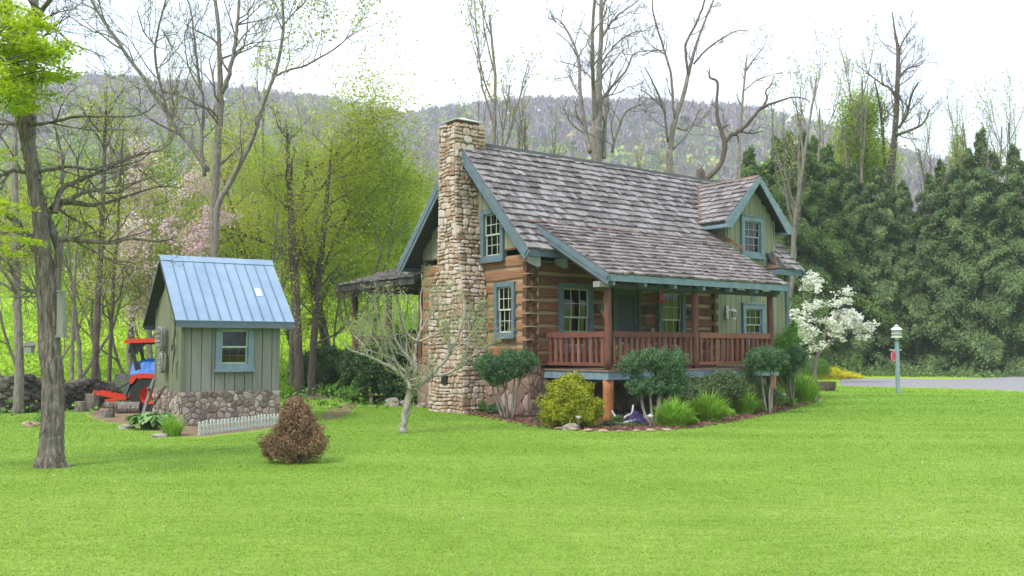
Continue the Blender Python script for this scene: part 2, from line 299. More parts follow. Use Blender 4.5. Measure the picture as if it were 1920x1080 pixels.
M['gold'] = leafmat('golden cypress', [(.15, .20, .015), (.31, .34, .025), (.50, .47, .04)], trans=.25, clump=.4, cscale=4)
M['brownbush'] = leafmat('browned conifer', [(.08, .07, .028), (.19, .115, .065), (.32, .19, .12), (.18, .22, .07)], trans=.1, clump=.6, cscale=2.5)
M['rhodo'] = leafmat('rhododendron leaf', [(.025, .055, .02), (.05, .10, .035), (.10, .17, .07)], trans=.15, clump=.4, cscale=2)
M['azalea'] = leafmat('azalea leaf', [(.05, .085, .035), (.10, .15, .06), (.17, .24, .10)], trans=.2, clump=.4, cscale=3)
M['lime'] = leafmat('lime leaf', [(.12, .25, .01), (.22, .38, .02), (.34, .50, .04)], trans=.35, clump=.3, cscale=3)
M['lily'] = leafmat('daylily leaf', [(.14, .29, .025), (.26, .46, .05), (.42, .62, .13)], trans=.35, clump=.3, cscale=3)
M['hosta'] = leafmat('hosta leaf', [(.06, .17, .03), (.13, .28, .06), (.42, .52, .30)], trans=.3, clump=.2, cscale=3)
M['fern'] = leafmat('green undergrowth leaf', [(.06, .17, .02), (.12, .26, .04), (.2, .36, .07)], trans=.3)
M['yellow'] = leafmat('yellow flowers', [(.40, .42, .02), (.62, .56, .03), (.75, .70, .05)], trans=.2)
M['purple'] = leafmat('purple blossom', [(.06, .05, .14), (.12, .09, .28), (.12, .15, .12)], trans=.2)
M['pinkf'] = leafmat('pink blossom', [(.66, .42, .50), (.80, .60, .66), (.90, .80, .83)], trans=.5)
M['whitef'] = leafmat('white blossom', [(.62, .64, .48), (.82, .83, .74), (.88, .89, .86)], trans=.35)
M['cream'] = leafmat('cream blossom tree', [(.30, .24, .10), (.42, .34, .18), (.62, .58, .46)], trans=.35)
M['forest'] = leafmat('far wood', [(0, 0, 0), (1, 1, 1)], trans=.2, attr=True)
M['grass'] = leafmat('lawn grass blades', [(.13, .26, .02), (.24, .36, .035), (.36, .46, .08), (.50, .56, .22)], trans=.35, clump=.6, cscale=.35, pos=[0, .4, .75, 1])
def grassmat():
    m = leafmat('lawn grass blades', [(.15, .26, .028), (.24, .355, .055), (.35, .445, .11), (.50, .57, .24)], trans=.35, clump=.75, cscale=.35, pos=[0, .35, .72, 1]); t = m.node_tree; N = t.nodes.new; L = t.links.new
    mi = [n for n in t.nodes if n.bl_idname == 'ShaderNodeMix'][0]; tc = [n for n in t.nodes if n.bl_idname == 'ShaderNodeTexCoord'][0]; st = [n for n in t.nodes if n.bl_idname == 'ShaderNodeMapRange'][0]
    mp = N('ShaderNodeMapping'); mp.inputs['Rotation'].default_value = (0, 0, -.35); mp.inputs['Scale'].default_value = (.08, .8, 1); L(tc.outputs['Object'], mp.inputs[0]); nz = N('ShaderNodeTexNoise'); nz.inputs['Scale'].default_value = 1.0; nz.inputs['Detail'].default_value = 5; L(mp.outputs[0], nz.inputs['Vector'])
    s2 = N('ShaderNodeMapRange'); s2.inputs[1].default_value = .33; s2.inputs[2].default_value = .67; L(nz.outputs[0], s2.inputs[0]); av = N('ShaderNodeMix'); av.data_type = 'FLOAT'; av.inputs[0].default_value = .7; L(st.outputs[0], av.inputs[2]); L(s2.outputs[0], av.inputs[3]); L(av.outputs[0], mi.inputs[3])
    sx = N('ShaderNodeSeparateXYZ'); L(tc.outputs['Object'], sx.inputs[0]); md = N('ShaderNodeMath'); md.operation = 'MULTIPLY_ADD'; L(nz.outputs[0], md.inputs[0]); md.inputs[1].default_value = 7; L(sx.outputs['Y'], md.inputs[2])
    m3 = N('ShaderNodeMapRange'); m3.inputs[1].default_value = 13; m3.inputs[2].default_value = 27; L(md.outputs[0], m3.inputs[0]); cx = N('ShaderNodeMix'); cx.data_type = 'RGBA'; cx.blend_type = 'MULTIPLY'; L(m3.outputs[0], cx.inputs[0]); cx.inputs[7].default_value = (.74, .93, .6, 1)  # shade and view angle put into the colour: blades darker, greener farther off
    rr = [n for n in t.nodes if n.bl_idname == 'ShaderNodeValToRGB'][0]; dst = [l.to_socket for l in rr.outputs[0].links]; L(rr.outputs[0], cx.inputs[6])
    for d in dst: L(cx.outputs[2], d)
    return m
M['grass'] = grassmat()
M['mulchchip'] = surf('mulch chips', [(.08, .03, .022), (.18, .075, .055), (.3, .17, .13)], scale=6, island=.8, bump=.2)
M['rock'] = surf('garden rock', [(.15, .13, .11), (.28, .25, .22), (.42, .38, .33)], scale=5, island=.5, bump=.7, rough=.95, bdist=.03)
M['tanrock'] = surf('tan edging rock', [(.18, .13, .08), (.32, .24, .15), (.44, .36, .26)], scale=6, island=.6, bump=.5, rough=.95, bdist=.02)
M['darkrock'] = surf('dark wall rock', [(.035, .03, .027), (.085, .072, .063), (.16, .14, .125)], scale=5, island=.6, bump=.8, rough=.95, bdist=.03)

# ------------------------------------------------------------------ ground
def groundmat():
    m, t, N, L = newmat('ground grass and meadow'); tc = N('ShaderNodeTexCoord')
    def noise(sc, st=(1, 1, 1), det=4, rot=0):
        mp = N('ShaderNodeMapping'); mp.inputs['Scale'].default_value = st; mp.inputs['Rotation'].default_value = (0, 0, rot); L(tc.outputs['Object'], mp.inputs[0])
        n = N('ShaderNodeTexNoise'); n.inputs['Scale'].default_value = sc; n.inputs['Detail'].default_value = det; L(mp.outputs[0], n.inputs['Vector']); return n.outputs[0]
    def mix(f, a, b):
        x = N('ShaderNodeMix'); x.data_type = 'RGBA'
        if hasattr(f, 'is_output'): L(f, x.inputs[0])
        else: x.inputs[0].default_value = f
        for i, q in ((6, a), (7, b)):
            if hasattr(q, 'is_output'): L(q, x.inputs[i])
            else: x.inputs[i].default_value = (*q, 1)
        return x.outputs[2]
    r1 = ramp(N, [(.12, .24, .02), (.17, .31, .03), (.24, .37, .055)], [.3, .5, .72]); L(noise(.35, det=6), r1.inputs[0])
    r2 = ramp(N, [(.11, .18, .02), (.18, .28, .04), (.28, .36, .10)], [.3, .5, .7]); L(noise(3, (1, 3, 1), 6, .5), r2.inputs[0])
    lawn = mix(.45, r1.outputs[0], r2.outputs[0])
    r3 = ramp(N, [(.15, .28, .015), (.25, .40, .025), (.36, .48, .045)], [.3, .5, .7]); L(noise(.12, (1, 1, 1), 8), r3.inputs[0])
    r4 = ramp(N, [(.05, .05, .022), (.10, .085, .05), (.09, .14, .03)], [.3, .5, .75]); L(noise(.03, det=8), r4.inputs[0])
    ge = N('ShaderNodeVectorMath'); ge.operation = 'LENGTH'; L(tc.outputs['Object'], ge.inputs[0])
    m1 = N('ShaderNodeMapRange'); m1.inputs[1].default_value = 36; m1.inputs[2].default_value = 44; L(ge.outputs['Value'], m1.inputs[0])
    m2 = N('ShaderNodeMapRange'); m2.inputs[1].default_value = 170; m2.inputs[2].default_value = 220; L(ge.outputs['Value'], m2.inputs[0])
    c = mix(m1.outputs[0], lawn, r3.outputs[0]); c = mix(m2.outputs[0], c, r4.outputs[0])
    b = N('ShaderNodeBsdfPrincipled'); b.inputs['Roughness'].default_value = .9; b.inputs['Specular IOR Level'].default_value = .1; L(c, b.inputs['Base Color'])
    bp = N('ShaderNodeBump'); bp.inputs['Strength'].default_value = .8; bp.inputs['Distance'].default_value = .04; L(noise(18, det=8), bp.inputs['Height']); L(bp.outputs[0], b.inputs['Normal'])
    o = N('ShaderNodeOutputMaterial'); L(b.outputs[0], o.inputs[0]); return m
B = MB(); NR, NA = 120, 288
rad = np.concatenate([[.5], np.geomspace(2, 2400, NR-1)]); az = np.arange(NA)*2*math.pi/NA
X = rad[:, None]*np.sin(az)[None]; Y = rad[:, None]*np.cos(az)[None]; Z = terrain(X, Y)
Z = np.where(rad[:, None] > 800, terrain(X*800/rad[:, None], Y*800/rad[:, None])-(rad[:, None]-800)*.05, Z)
i = np.arange(NR-1)[:, None]*NA; j = np.arange(NA)[None]; j2 = (j+1) % NA
B.add(np.stack([X, Y, Z], -1).reshape(-1, 3), [np.stack([i+j, i+NA+j, i+NA+j2, i+j2], -1).reshape(-1, 4)[:, ::-1], np.arange(NA)[::-1][None]])
gm = groundmat(); tag(B.build('ground', gm, loc=(0, 0, 0), smooth=True), kind='structure')

HC = np.array([.436, 23.03, 0]); HR = math.radians(37.6)      # house corner, rotation
HU = np.array([math.cos(HR), math.sin(HR), 0]); HV = np.array([-math.sin(HR), math.cos(HR), 0])
def hw(x, y, z=0): return HC+HU*x+HV*y+np.array([0, 0, z])

def sheet(name, outline, z, m, kind='structure', label=None):
    """flat patch following the ground, from a world XY outline (closed)"""
    B = MB(); P = np.array(outline, float)[:, :2]; c = P.mean(0); n = len(P); K = 7; V = []
    for k in range(K+1):
        q = c+(P-c)*(k/K); V.append(np.c_[q, terrain(q[:, 0], q[:, 1])+z*(1 if k < K else -.5)])
    V = np.concatenate(V); fs = []
    for k in range(K):
        for a in range(n): fs.append([k*n+a, (k+1)*n+a, (k+1)*n+(a+1) % n, k*n+(a+1) % n])
    B.add(V, np.array(fs)); o = B.build(name, m, loc=(0, 0, 0), smooth=True); o['kind'] = kind; return o
def sm(pts, m=5):
    P = [np.asarray(p, float) for p in pts]; P3 = P[-2:]+P+P[:2]; S = smoothpath(P3, m); return S[2*m-m:(2*m-m)+len(P)*m]
# mulch bed round the house, edge read off the photograph
bedpx = [(868, 776), (915, 784), (980, 797), (1060, 806), (1140, 810), (1215, 809), (1280, 805), (1350, 795), (1420, 782), (1490, 766), (1528, 754), (1538, 744)]
bed = [gnd(*p) for p in bedpx]+[hw(10.3, -.6), hw(10.2, 3), hw(6, 4.9), hw(0, 4.9), hw(-.2, 2.6)]
M['mulch'] = surf('bark mulch', [(.05, .022, .016), (.13, .06, .045), (.22, .13, .10)], scale=16, island=0, bump=.9, bdist=.03, rough=.95)
sheet('mulch_bed', sm(bed, 4), .03, M['mulch'])
M['gravel'] = surf('gravel drive', [(.16, .15, .165), (.26, .25, .27), (.34, .33, .345)], scale=30, island=0, bump=.8, bdist=.02, rough=.95)
drv = [gnd(1560, 711), gnd(1640, 711), gnd(1760, 713), gnd(1850, 711), gnd(1930, 706), gnd(2200, 695), gnd(2400, 715), gnd(1960, 736), gnd(1860, 731), gnd(1760, 728), gnd(1660, 726), gnd(1560, 724)]
sheet('driveway', drv, .06, M['gravel'])
M['dirt'] = surf('bare dirt', [(.12, .075, .05), (.22, .15, .10), (.16, .22, .05)], scale=3, island=0, bump=.6, bdist=.02, rough=.95, pos=[0, .55, 1])
sheet('dirt_patch', sm([gnd(610, 790), gnd(600, 775), gnd(640, 760), gnd(680, 750), gnd(668, 762), gnd(650, 778)]), .008, M['dirt'])
sheet('dirt_yard', sm([gnd(165, 782), gnd(200, 793), gnd(255, 801), gnd(345, 822), gnd(440, 815), gnd(530, 800), gnd(530, 770), gnd(400, 760), gnd(290, 755), gnd(195, 757), gnd(160, 768)]), .012, M['dirt'])
sheet('dirt_path', sm([gnd(545, 738), gnd(570, 750), gnd(620, 748), gnd(680, 742), gnd(640, 736), gnd(580, 732)]), .01, M['dirt'])

# ------------------------------------------------------------------ house helpers
def frame(o, a, n):
    """4x4 mapping (along, outward, up) -> house local"""
    m = np.eye(4); m[:3, 0] = a; m[:3, 1] = n; m[:3, 2] = (0, 0, 1); m[:3, 3] = o; return m
def logseg(B, p0, p1, out, h, th, z):
    """hewn log between p0 and p1 (xy), outer face along 'out'"""
    p0 = np.array([*p0, z], float); p1 = np.array([*p1, z], float); L = np.linalg.norm(p1-p0); n = max(2, int(L/.35)); out = np.array([*out, 0], float); V = []
    for k in range(n+1):
        c = p0+(p1-p0)*k/n
        zt = h/2*(1+random.uniform(-.13, .10)); zb = -h/2*(1+random.uniform(-.13, .10)); o1 = random.uniform(-.008, .012)
        for dz, dn in ((zb, -th), (zb, o1-.012), (zb*.7, o1+.004), (zt*.7, o1+.004), (zt, o1-.012), (zt, -th)): V.append(c+out*dn+np.array([0, 0, dz]))
    fs = []
    for k in range(n):
        for q in range(6): fs.append([k*6+q, (k+1)*6+q, (k+1)*6+(q+1) % 6, k*6+(q+1) % 6])
    B.add(V, [np.array(fs), np.array([[5, 4, 3, 2, 1, 0]]), np.array([[n*6+q for q in range(6)]])])
def intervals(a, b, holes, z0, z1):
    seg = [(a, b)]
    for ha, hb, hz0, hz1 in holes:
        if z1 <= hz0+.02 or z0 >= hz1-.02: continue
        ns = []
        for s, e in seg:
            if hb <= s or ha >= e: ns.append((s, e)); continue
            if ha > s: ns.append((s, ha))
            if hb < e: ns.append((hb, e))
        seg = ns
    return seg
def mosaic(B, quadf, Wt, Ht, cell, depth=.035, gap=.010):
    """irregular polygon fieldstones: Voronoi cells of a jittered grid, each a raised bevelled stone"""
    nx, ny = max(1, int(Wt/cell)), max(1, int(Ht/(cell*.85))); S = []
    for j in range(-1, ny+1):
        for i in range(-1, nx+1):
            if random.random() < .12: continue
            S.append(((i+.5+random.uniform(-.42, .42)+.25*(j % 2))*Wt/nx, (j+.5+random.uniform(-.42, .42))*Ht/ny))
    S = np.array(S)
    for a in range(len(S)):
        poly = [np.array(q, float) for q in ((0, 0), (Wt, 0), (Wt, Ht), (0, Ht))]; d2 = ((S-S[a])**2).sum(1)
        for b in np.argsort(d2)[1:14]:
            m_ = (S[a]+S[b])/2; n_ = S[b]-S[a]; n_ = n_/np.linalg.norm(n_); off = gap*random.uniform(.6, 1.4); out = []
            for k in range(len(poly)):
                p, q = poly[k], poly[(k+1) % len(poly)]; dp, dq = (p-m_)@n_+off, (q-m_)@n_+off
                if dp <= 0: out.append(p)
                if dp*dq < 0: out.append(p+(q-p)*dp/(dp-dq))
            poly = out
            if len(poly) < 3: break
        if len(poly) < 3: continue
        P_ = np.array(poly); c = P_.mean(0); n = len(P_)
        if np.abs(P_-c).max() < .02: continue
        P_ = np.concatenate([P_[k:k+1]*(1-.18)+P_[(k+e) % n:(k+e) % n+1]*.18 for k in range(n) for e in (-1, 1)]); n = len(P_); pr = depth*random.uniform(.3, 1); V = []
        for r_, h_ in ((1, -.02), (1, pr*.5), (random.uniform(.6, .85), pr)):
            for q in P_:
                x, y = c+(q-c)*r_; p, o = quadf(x/Wt, y/Ht); V.append(p+o*h_*(random.uniform(.85, 1.15) if r_ < 1 else 1))
        fs = []
        for k in range(n): fs += [[k, (k+1) % n, n+(k+1) % n, n+k], [n+k, n+(k+1) % n, 2*n+(k+1) % n, 2*n+k]]
        B.add(V, [np.array(fs), np.array([list(range(2*n, 3*n))])])
def rowfill(a, b, holes, z0, z1):
    out = [(p, q, z0, z1) for p, q in intervals(a, b, holes, z0, z1)]
    for ha, hb, h0, h1 in holes:
        if z1 <= h0+.02 or z0 >= h1-.02: continue
        if h0-z0 > .02: out.append((ha, hb, z0, h0))
        if z1-h1 > .02: out.append((ha, hb, h1, z1))
    return out
def stonewall(B, quadf, z0, z1, w0, hmin=.1, hmax=.2, wmin=.12, wmax=.34, depth=.05):
    """irregular coursed stones; quadf(t,z)-> (point, outward); w0(z) width"""
    z = z0
    while z < z1-.03:
        h = min(random.uniform(hmin, hmax), z1-z); Wd = w0(z+h/2); a = 0
        while a < Wd-.02:
            w = min(random.uniform(wmin, wmax), Wd-a)
            if Wd-a-w < wmin*.6: w = Wd-a
            parts = [(0, h)]
            if h > hmax*.7 and random.random() < .45: s = h*random.uniform(.4, .6); parts = [(0, s), (s, h)]
            for q0, q1 in parts:
                g = .009; A0, A1 = (a+g)/Wd, (a+w-g)/Wd; Z0, Z1 = z+q0+g, z+q1-g; pr = random.uniform(.25, 1)*depth; V = []
                cor = [(A0, Z0), (A1, Z0), (A1, Z1), (A0, Z1)]; da = (A1-A0); dz = (Z1-Z0)
                cor = [(x+random.uniform(-.10, .10)*da*(0 if (x < .03 or x > .97) else 1), y+random.uniform(-.16, .16)*dz) for x, y in cor]
                oc = []
                for q_ in range(4):
                    x, y = cor[q_]; xp, yp = cor[q_-1]; xn, yn = cor[(q_+1) % 4]; k1, k2 = random.uniform(.12, .32), random.uniform(.12, .32)
                    if (x < .03 or x > .97): k1 = k2 = .08
                    oc += [(x+(xp-x)*k1, y+(yp-y)*k1), (x+(xn-x)*k2, y+(yn-y)*k2)]
                cor = oc
                ca = (A0+A1)/2; cz = (Z0+Z1)/2; rr = random.uniform(.55, .8)
                for x, y in cor: p, o = quadf(x, y); V.append(p-o*.02)
                for x, y in cor: p, o = quadf(x, y); V.append(p+o*pr*.55)
                for x, y in cor:
                    xx = ca+(x-ca)*rr; yy = cz+(y-cz)*rr; p, o = quadf(xx, yy); V.append(p+o*pr*random.uniform(.85, 1.15))
                fs = []
                for k in range(8): fs += [[k, (k+1) % 8, 8+(k+1) % 8, 8+k], [8+k, 8+(k+1) % 8, 16+(k+1) % 8, 16+k]]
                B.add(V, [np.array(fs), np.array([list(range(16, 24))])])
            a += w
        z += h
def shingles(B, org, eu, es, U, S, expo=.25, wmin=.1, wmax=.24, th=.042, skip=None, skew=0):
    """wood shakes: org at lower left, eu along eave, es up the slope"""
    org = np.asarray(org, float); eu = nrm(eu); es = nrm(es); n = np.cross(eu, es)
    if n[2] < 0: n = -n
    k = 0; s = -.04
    while s < S-.02:
        u = -random.uniform(0, .1); drift = random.uniform(-.01, .01); Uk = U+skew*max(0, s)/S
        while u < Uk:
            w = random.uniform(wmin, wmax); u1 = min(u+w, Uk); uu = max(u, 0)
            if u1-uu > .03 and not (skip and skip((uu+u1)/2, s+expo/2)):
                j = random.uniform(-.022, .022)+drift; t = th*random.uniform(.7, 1.3); s0 = s+j; s1 = min(s+expo*1.25, S+.03); l = .004
                a, b = uu+l, u1-l; V = []
                for (q, r, hh) in ((a, s0, 0), (b, s0, 0), (b, s1, 0), (a, s1, 0), (a, s0, t+.012), (b, s0, t+.012+random.uniform(-.004, .004)), (b, s1, .006), (a, s1, .006)):
                    V.append(org+eu*q+es*r+n*hh)
                B.add(V, BOXF)
            u += w
        s += expo; k += 1
def window(parent, mtx, w, h, fw=.11, rows=(2, 2), cols=3, fm='blue', sm_='sash', fd=.05, name='window', curtain=None, label=None, sill=True, split=.5, hood=0):
    """double-hung window; mtx maps (along, outward, up) with the origin at the lower left of the outer frame"""
    B = MB(); B.M = mtx
    box(B, 0, fw, -.1, fd, 0, h); box(B, w-fw, w, -.1, fd, 0, h); box(B, fw, w-fw, -.1, fd-.003, h-fw, h); box(B, fw, w-fw, -.1, fd-.003, 0, fw)
    if hood: box(B, -.03, w+.03, -.02, fd+.03, h+.002, h+.03)
    f = B.build(name, M[fm], parent)
    if label: f['label'] = label
    i0, i1, j0, j1 = fw, w-fw, fw, h-fw; mid = j0+(j1-j0)*split
    for (za, zb, yo, rws) in ((mid-.02, j1, -.02, rows[0]), (j0, mid+.02, -.05, rows[1])):
        B = MB(); B.M = mtx; st = .035
        box(B, i0, i0+st, yo-.03, yo, za, zb); box(B, i1-st, i1, yo-.03, yo, za, zb)
        box(B, i0+st, i1-st, yo-.03, yo-.001, za, za+st*1.2); box(B, i0+st, i1-st, yo-.03, yo-.001, zb-st, zb)
        mw = .018
        for c in range(1, cols): x = i0+(i1-i0)*c/cols; box(B, x-mw/2, x+mw/2, yo-.024, yo-.004, za+st*1.2, zb-st)
        for r in range(1, rws): z = za+(zb-za)*r/rws; box(B, i0+st, i1-st, yo-.026, yo-.006, z-mw/2, z+mw/2)
        B.build('sash', M[sm_], f)
        B = MB(); B.M = mtx; box(B, i0+.01, i1-.01, yo-.02, yo-.015, za+.01, zb-.01); B.build('pane', M['glass'], f)
    if sill:
        B = MB(); B.M = mtx; box(B, -.03, w+.03, -.02, fd+.05, -.045, -.002); B.build('sill', M[fm], f)
    if curtain:
        B = MB(); B.M = mtx
        for (a, b) in ((i0, i0+(i1-i0)*.3), (i1-(i1-i0)*.3, i1)):
            xs = np.linspace(a, b, 13)
            V = [[x, -.2+.025*math.sin(k*2.1), z] for k, x in enumerate(xs) for z in (j0, j1)]
            B.add(V, np.array([[2*k, 2*k+2, 2*k+3, 2*k+1] for k in range(12)]))
        B.build('curtain', M[curtain], f)
    return f

# ------------------------------------------------------------------ THE LOG HOUSE (local x along the front, y into the house)
house = empty('log_house', HC, HR, 'two storey log cabin with stone chimney, shake roof and covered front porch', 'house')
Wd = 4.8; LX = 6.72; EX = 9.9; FZ = 1.22; LT = 4.05; RZ = 7.0; EZ = 3.98; RY2 = 2.4; SL = (RZ-EZ)/2.9
def roofz(y): return EZ+(y+.5)*SL if y < RY2 else EZ+(2*RY2+.5-y)*SL
# openings
WF = [(.89, 2.0, 1.55, 3.24), (2.69, 3.69, 1.18, 3.2), (4.35, 5.41, 1.55, 3.24)]       # front log wall
WG = [(.557, 1.374, 1.90, 3.26), (.996, 1.946, 3.83, 5.17)]                             # gable wall (along y)
P = .317
B = MB(); BG = MB(); BC = MB(); BE = MB()
nl = int((LT-FZ)/P)
for k in range(nl):
    z = FZ+P*(k+.5); zz = z+P/2
    for a, b, q0, q1 in rowfill(-.02, LX, WF, z-.12, z+.12): logseg(B, (a, 0), (b, 0), (0, -1), q1-q0, .16, (q0+q1)/2)
    for a, b, q0, q1 in rowfill(-.02, LX, WF, z-P/2, z+P/2): box(BC, max(a, 0.02), b, .035, .12, q0, q1)
    if zz+.12 < LT+.05:
        for a, b, q0, q1 in rowfill(.0, Wd, WG, zz-.12, zz+.12): logseg(BG, (0, a), (0, b), (-1, 0), q1-q0, .16, (q0+q1)/2)
    for a, b, q0, q1 in rowfill(.02, Wd, WG, zz-P/2, min(zz+P/2, LT)): box(BC, .035, .12, a, b, q0, q1)
logseg(BG, (0, 0), (0, Wd), (-1, 0), .22, .16, FZ+.06)
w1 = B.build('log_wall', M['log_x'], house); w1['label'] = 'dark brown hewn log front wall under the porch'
ENDS = []
for k in range(nl):
    z = FZ+P*(k+.5); zz = z+P/2; h_ = .115+random.uniform(-.015, .01)
    ENDS += [(-.10-random.uniform(0, .03), -.02, .0, .15, z-h_, z+h_), (.0, .15, -.10-random.uniform(0, .03), -.02, zz-h_, zz+h_), (LX-.16, LX+.01, -.07-random.uniform(0, .03), -.005, zz-.10, zz+.10)]
for e_ in ENDS: B = MB(); box(B, *e_); B.build('log_end', M['logend'], w1)
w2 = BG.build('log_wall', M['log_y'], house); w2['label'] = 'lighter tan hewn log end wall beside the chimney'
BC.build('chinking', M['chink'], w1)
# chinking outlines round the log ends
for k in range(nl):
    z = FZ+P*(k+.5); B = MB(); box(B, -.11, -.02, -.10, .152, z+.122, z+.142); box(B, -.02, .155, -.112, -.02, z+.121, z+.143); box(B, .152, .168, -.112, -.02, z-.1, z+.141); B.build('notch_chinking', M['chink'], w1)
# foundation
B = MB(); box(B, -.03, .3, -.03, Wd, -.2, FZ+.02); box(B, .3, LX, -.03, .25, -.2, FZ-.1); box(B, LX, EX, .0, .3, -.2, FZ-.05); box(B, EX-.2, EX, .3, Wd, -.2, FZ-.05); box(B, -.03, EX-.2, Wd, Wd+.2, -.2, FZ-.02)
fnd = B.build('foundation', M['mortar'], house)
def wallq(p0, du, out, z0, z1):
    p0 = np.array(p0, float); du = np.array(du, float); out = np.array(out, float); return lambda t, z: (p0+du*t+np.array([0, 0, z0+(z1-z0)*z]), out)
for p0_, du_, o_, zt_ in (((-.03, -.03, 0), (0, 1.81, 0), (-1, 0, 0), FZ), ((-.03, 3.33, 0), (0, 1.47, 0), (-1, 0, 0), FZ), ((-.03, -.03, 0), (.33, 0, 0), (0, -1, 0), FZ), ((.3, -.03, 0), (6.4, 0, 0), (0, -1, 0), FZ-.12), ((LX, 0, 0), (EX-LX, 0, 0), (0, -1, 0), FZ-.1)):
    B = MB(); mosaic(B, wallq(p0_, du_, o_, -.1, zt_), abs(sum(du_)), zt_+.1, .27, .045, .014); B.build('stones', M['stone_f'], fnd)

# board walls: gable top, back, right end, front board section with dormer face
def boards(B, mtx, x0, x1, topf, z0, holes=(), bw=.2, th=.05):
    x = x0
    cuts = sorted(c for h_ in holes for c in h_[:2])
    while x < x1-.01:
        xe = min(x+bw, x1); nx = [c for c in cuts if x+.012 < c < xe]
        if nx: xe = nx[0]
        xm = (x+xe)/2; zt = topf(xm)
        segs = [(z0, zt)]
        for ha, hb, h0, h1 in holes:
            if xe > ha+.01 and x < hb-.01:
                ns = []
                for s, e in segs:
                    if h1 <= s or h0 >= e: ns.append((s, e)); continue
                    if h0 > s: ns.append((s, h0))
                    if h1 < e: ns.append((h1, e))
                segs = ns
        for s, e in segs:
            if e-s > .02:
                T = lambda q: min(topf(q), e) if e == zt else e
                pq = random.uniform(0, .006); V = [[x+.007, -th, s], [xe-.007, -th, s], [xe-.007, pq, s], [x+.007, pq, s], [x+.007, -th, T(x)], [xe-.007, -th, T(xe)], [xe-.007, pq, T(xe)], [x+.007, pq, T(x)]]
                V = np.array(V); V = V@mtx[:3, :3].T+mtx[:3, 3]; B.add(V, BOXF)
        x = xe
def backing(B, mtx, x0, x1, topf, z0, holes=(), th=.03):
    """dark solid backing behind the boards"""
    boards(B, mtx, x0, x1, lambda q: topf(q)-.01, z0, holes, bw=.1, th=th)
B = MB(); mg = frame((-.012, 0, 0), (0, 1, 0), (-1, 0, 0)); boards(B, mg, 0, Wd, lambda y: roofz(y)-.16, LT+.002, [(a, b, c, d) for a, b, c, d in WG], bw=.3)
g = B.build('gable_siding', M['sage'], house)
B = MB(); box(B, -.03, .0, 0, 1.0, 4.052, 4.09); box(B, -.03, 0, 1.94, Wd, 4.052, 4.09); B.build('belt_board', M['post'], g)
WB = [(7.84, 8.84, 1.72, 2.91), (7.84, 8.84, 4.30, 5.49)]
DC, DZ, DS = 8.33, 6.66, .945
def dormtop(x): return (DZ-abs(x-DC)*DS-.14) if 7.15 < x < 9.5 else 4.1
B = MB(); mf = frame((0, -.004, 0), (1, 0, 0), (0, -1, 0)); boards(B, mf, LX, EX, lambda x: (max(4.1, dormtop(x)) if 7.19 < x < 9.48 else 4.15), FZ-.08, WB, bw=.22)
fs_ = B.build('front_siding', M['sage'], house); fs_['label'] = 'sage green vertical board wall with the dormer face above'
B = MB(); box(B, EX-.02, EX+.10, -.07, .04, FZ-.08, 3.9); B.build('corner_board', M['blue'], house)
B = MB()
backing(B, frame((0, .05, 0), (1, 0, 0), (0, -1, 0)), LX, EX, lambda x: (max(4.1, dormtop(x)) if 7.19 < x < 9.48 else 4.12), FZ, WB)
me_ = frame((EX, 0, 0), (0, 1, 0), (1, 0, 0)); boards(B, me_, 0, Wd, lambda y: roofz(y)-.16, FZ-.08, bw=.3)
mb_ = frame((0, Wd, 0), (1, 0, 0), (0, 1, 0)); boards(B, mb_, 0, EX, lambda y: 4.3, FZ-.08, bw=.3)
# dormer cheeks
prism(B, [(7.2, .0, 4.3), (7.2, .0, DZ-1.13*DS-.14), (7.2, 1.0, DZ-1.13*DS-.14)], (.05, 0, 0)); prism(B, [(9.42, .0, 4.3), (9.42, .0, DZ-1.13*DS-.14), (9.42, 1.0, DZ-1.13*DS-.14)], (.05, 0, 0))
B.build('side_and_back_siding', M['sage'], house)
# interior: floor, ceiling and a partition so that rooms are dark
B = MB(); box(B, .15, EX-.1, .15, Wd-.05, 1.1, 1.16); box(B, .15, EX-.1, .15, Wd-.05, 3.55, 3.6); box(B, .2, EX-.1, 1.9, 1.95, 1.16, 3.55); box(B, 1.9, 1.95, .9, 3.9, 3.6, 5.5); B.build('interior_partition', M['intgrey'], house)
# roof decks
RXL, RXR = -.5, 10.1
B = MB()
def slab(B, x0, x1, ya, za, yb, zb, t=.1):
    prism(B, [(x0, ya, za), (x0, yb, zb), (x0, yb, zb-t), (x0, ya, za-t)], (x1-x0, 0, 0))
slab(B, RXL+.03, 7.12, -.46, roofz(-.46)-.02, RY2, RZ-.02); slab(B, 7.12, 9.0, .06, roofz(.06)-.02, RY2, RZ-.02); slab(B, 9.0, RXR-.03, -.46, roofz(-.46)-.02, RY2, RZ-.02)
slab(B, RXL+.03, RXR-.03, 2*RY2+.46, roofz(2*RY2+.46)-.02, RY2, RZ-.02)
rf = B.build('roof', M['soffit'], house); rf['label'] = 'steep main gable roof of weathered grey shakes'
B = MB(); S = math.hypot(2.9, RZ-EZ); es = (0, 2.9/S, (RZ-EZ)/S)
def skp(u, s):
    x = u+RXL; y = -.5+s*2.9/S
    return (7.12 < x < 8.95 and y < .1) or (7.3 < x < 9.35 and y < 1.55 and (y-.1)*SL+roofz(.1) < DZ-abs(x-DC)*DS-.25)
shingles(B, (RXL, -.5, EZ), (1, 0, 0), es, RXR-RXL, S, .25, skip=skp, th=.052)
shingles(B, (RXL, 2*RY2+.5, EZ), (1, 0, 0), (0, -es[1], es[2]), RXR-RXL, S, .25)
B.build('shakes', M['shake'], rf)
B = MB(); prism(B, [(RXL, RY2-.13, RZ-.08), (RXL, RY2, RZ+.06), (RXL, RY2+.13, RZ-.08), (RXL, RY2, RZ+.02)], (RXR-RXL, 0, 0)); B.build('ridge_cap', M['soffit'], rf)
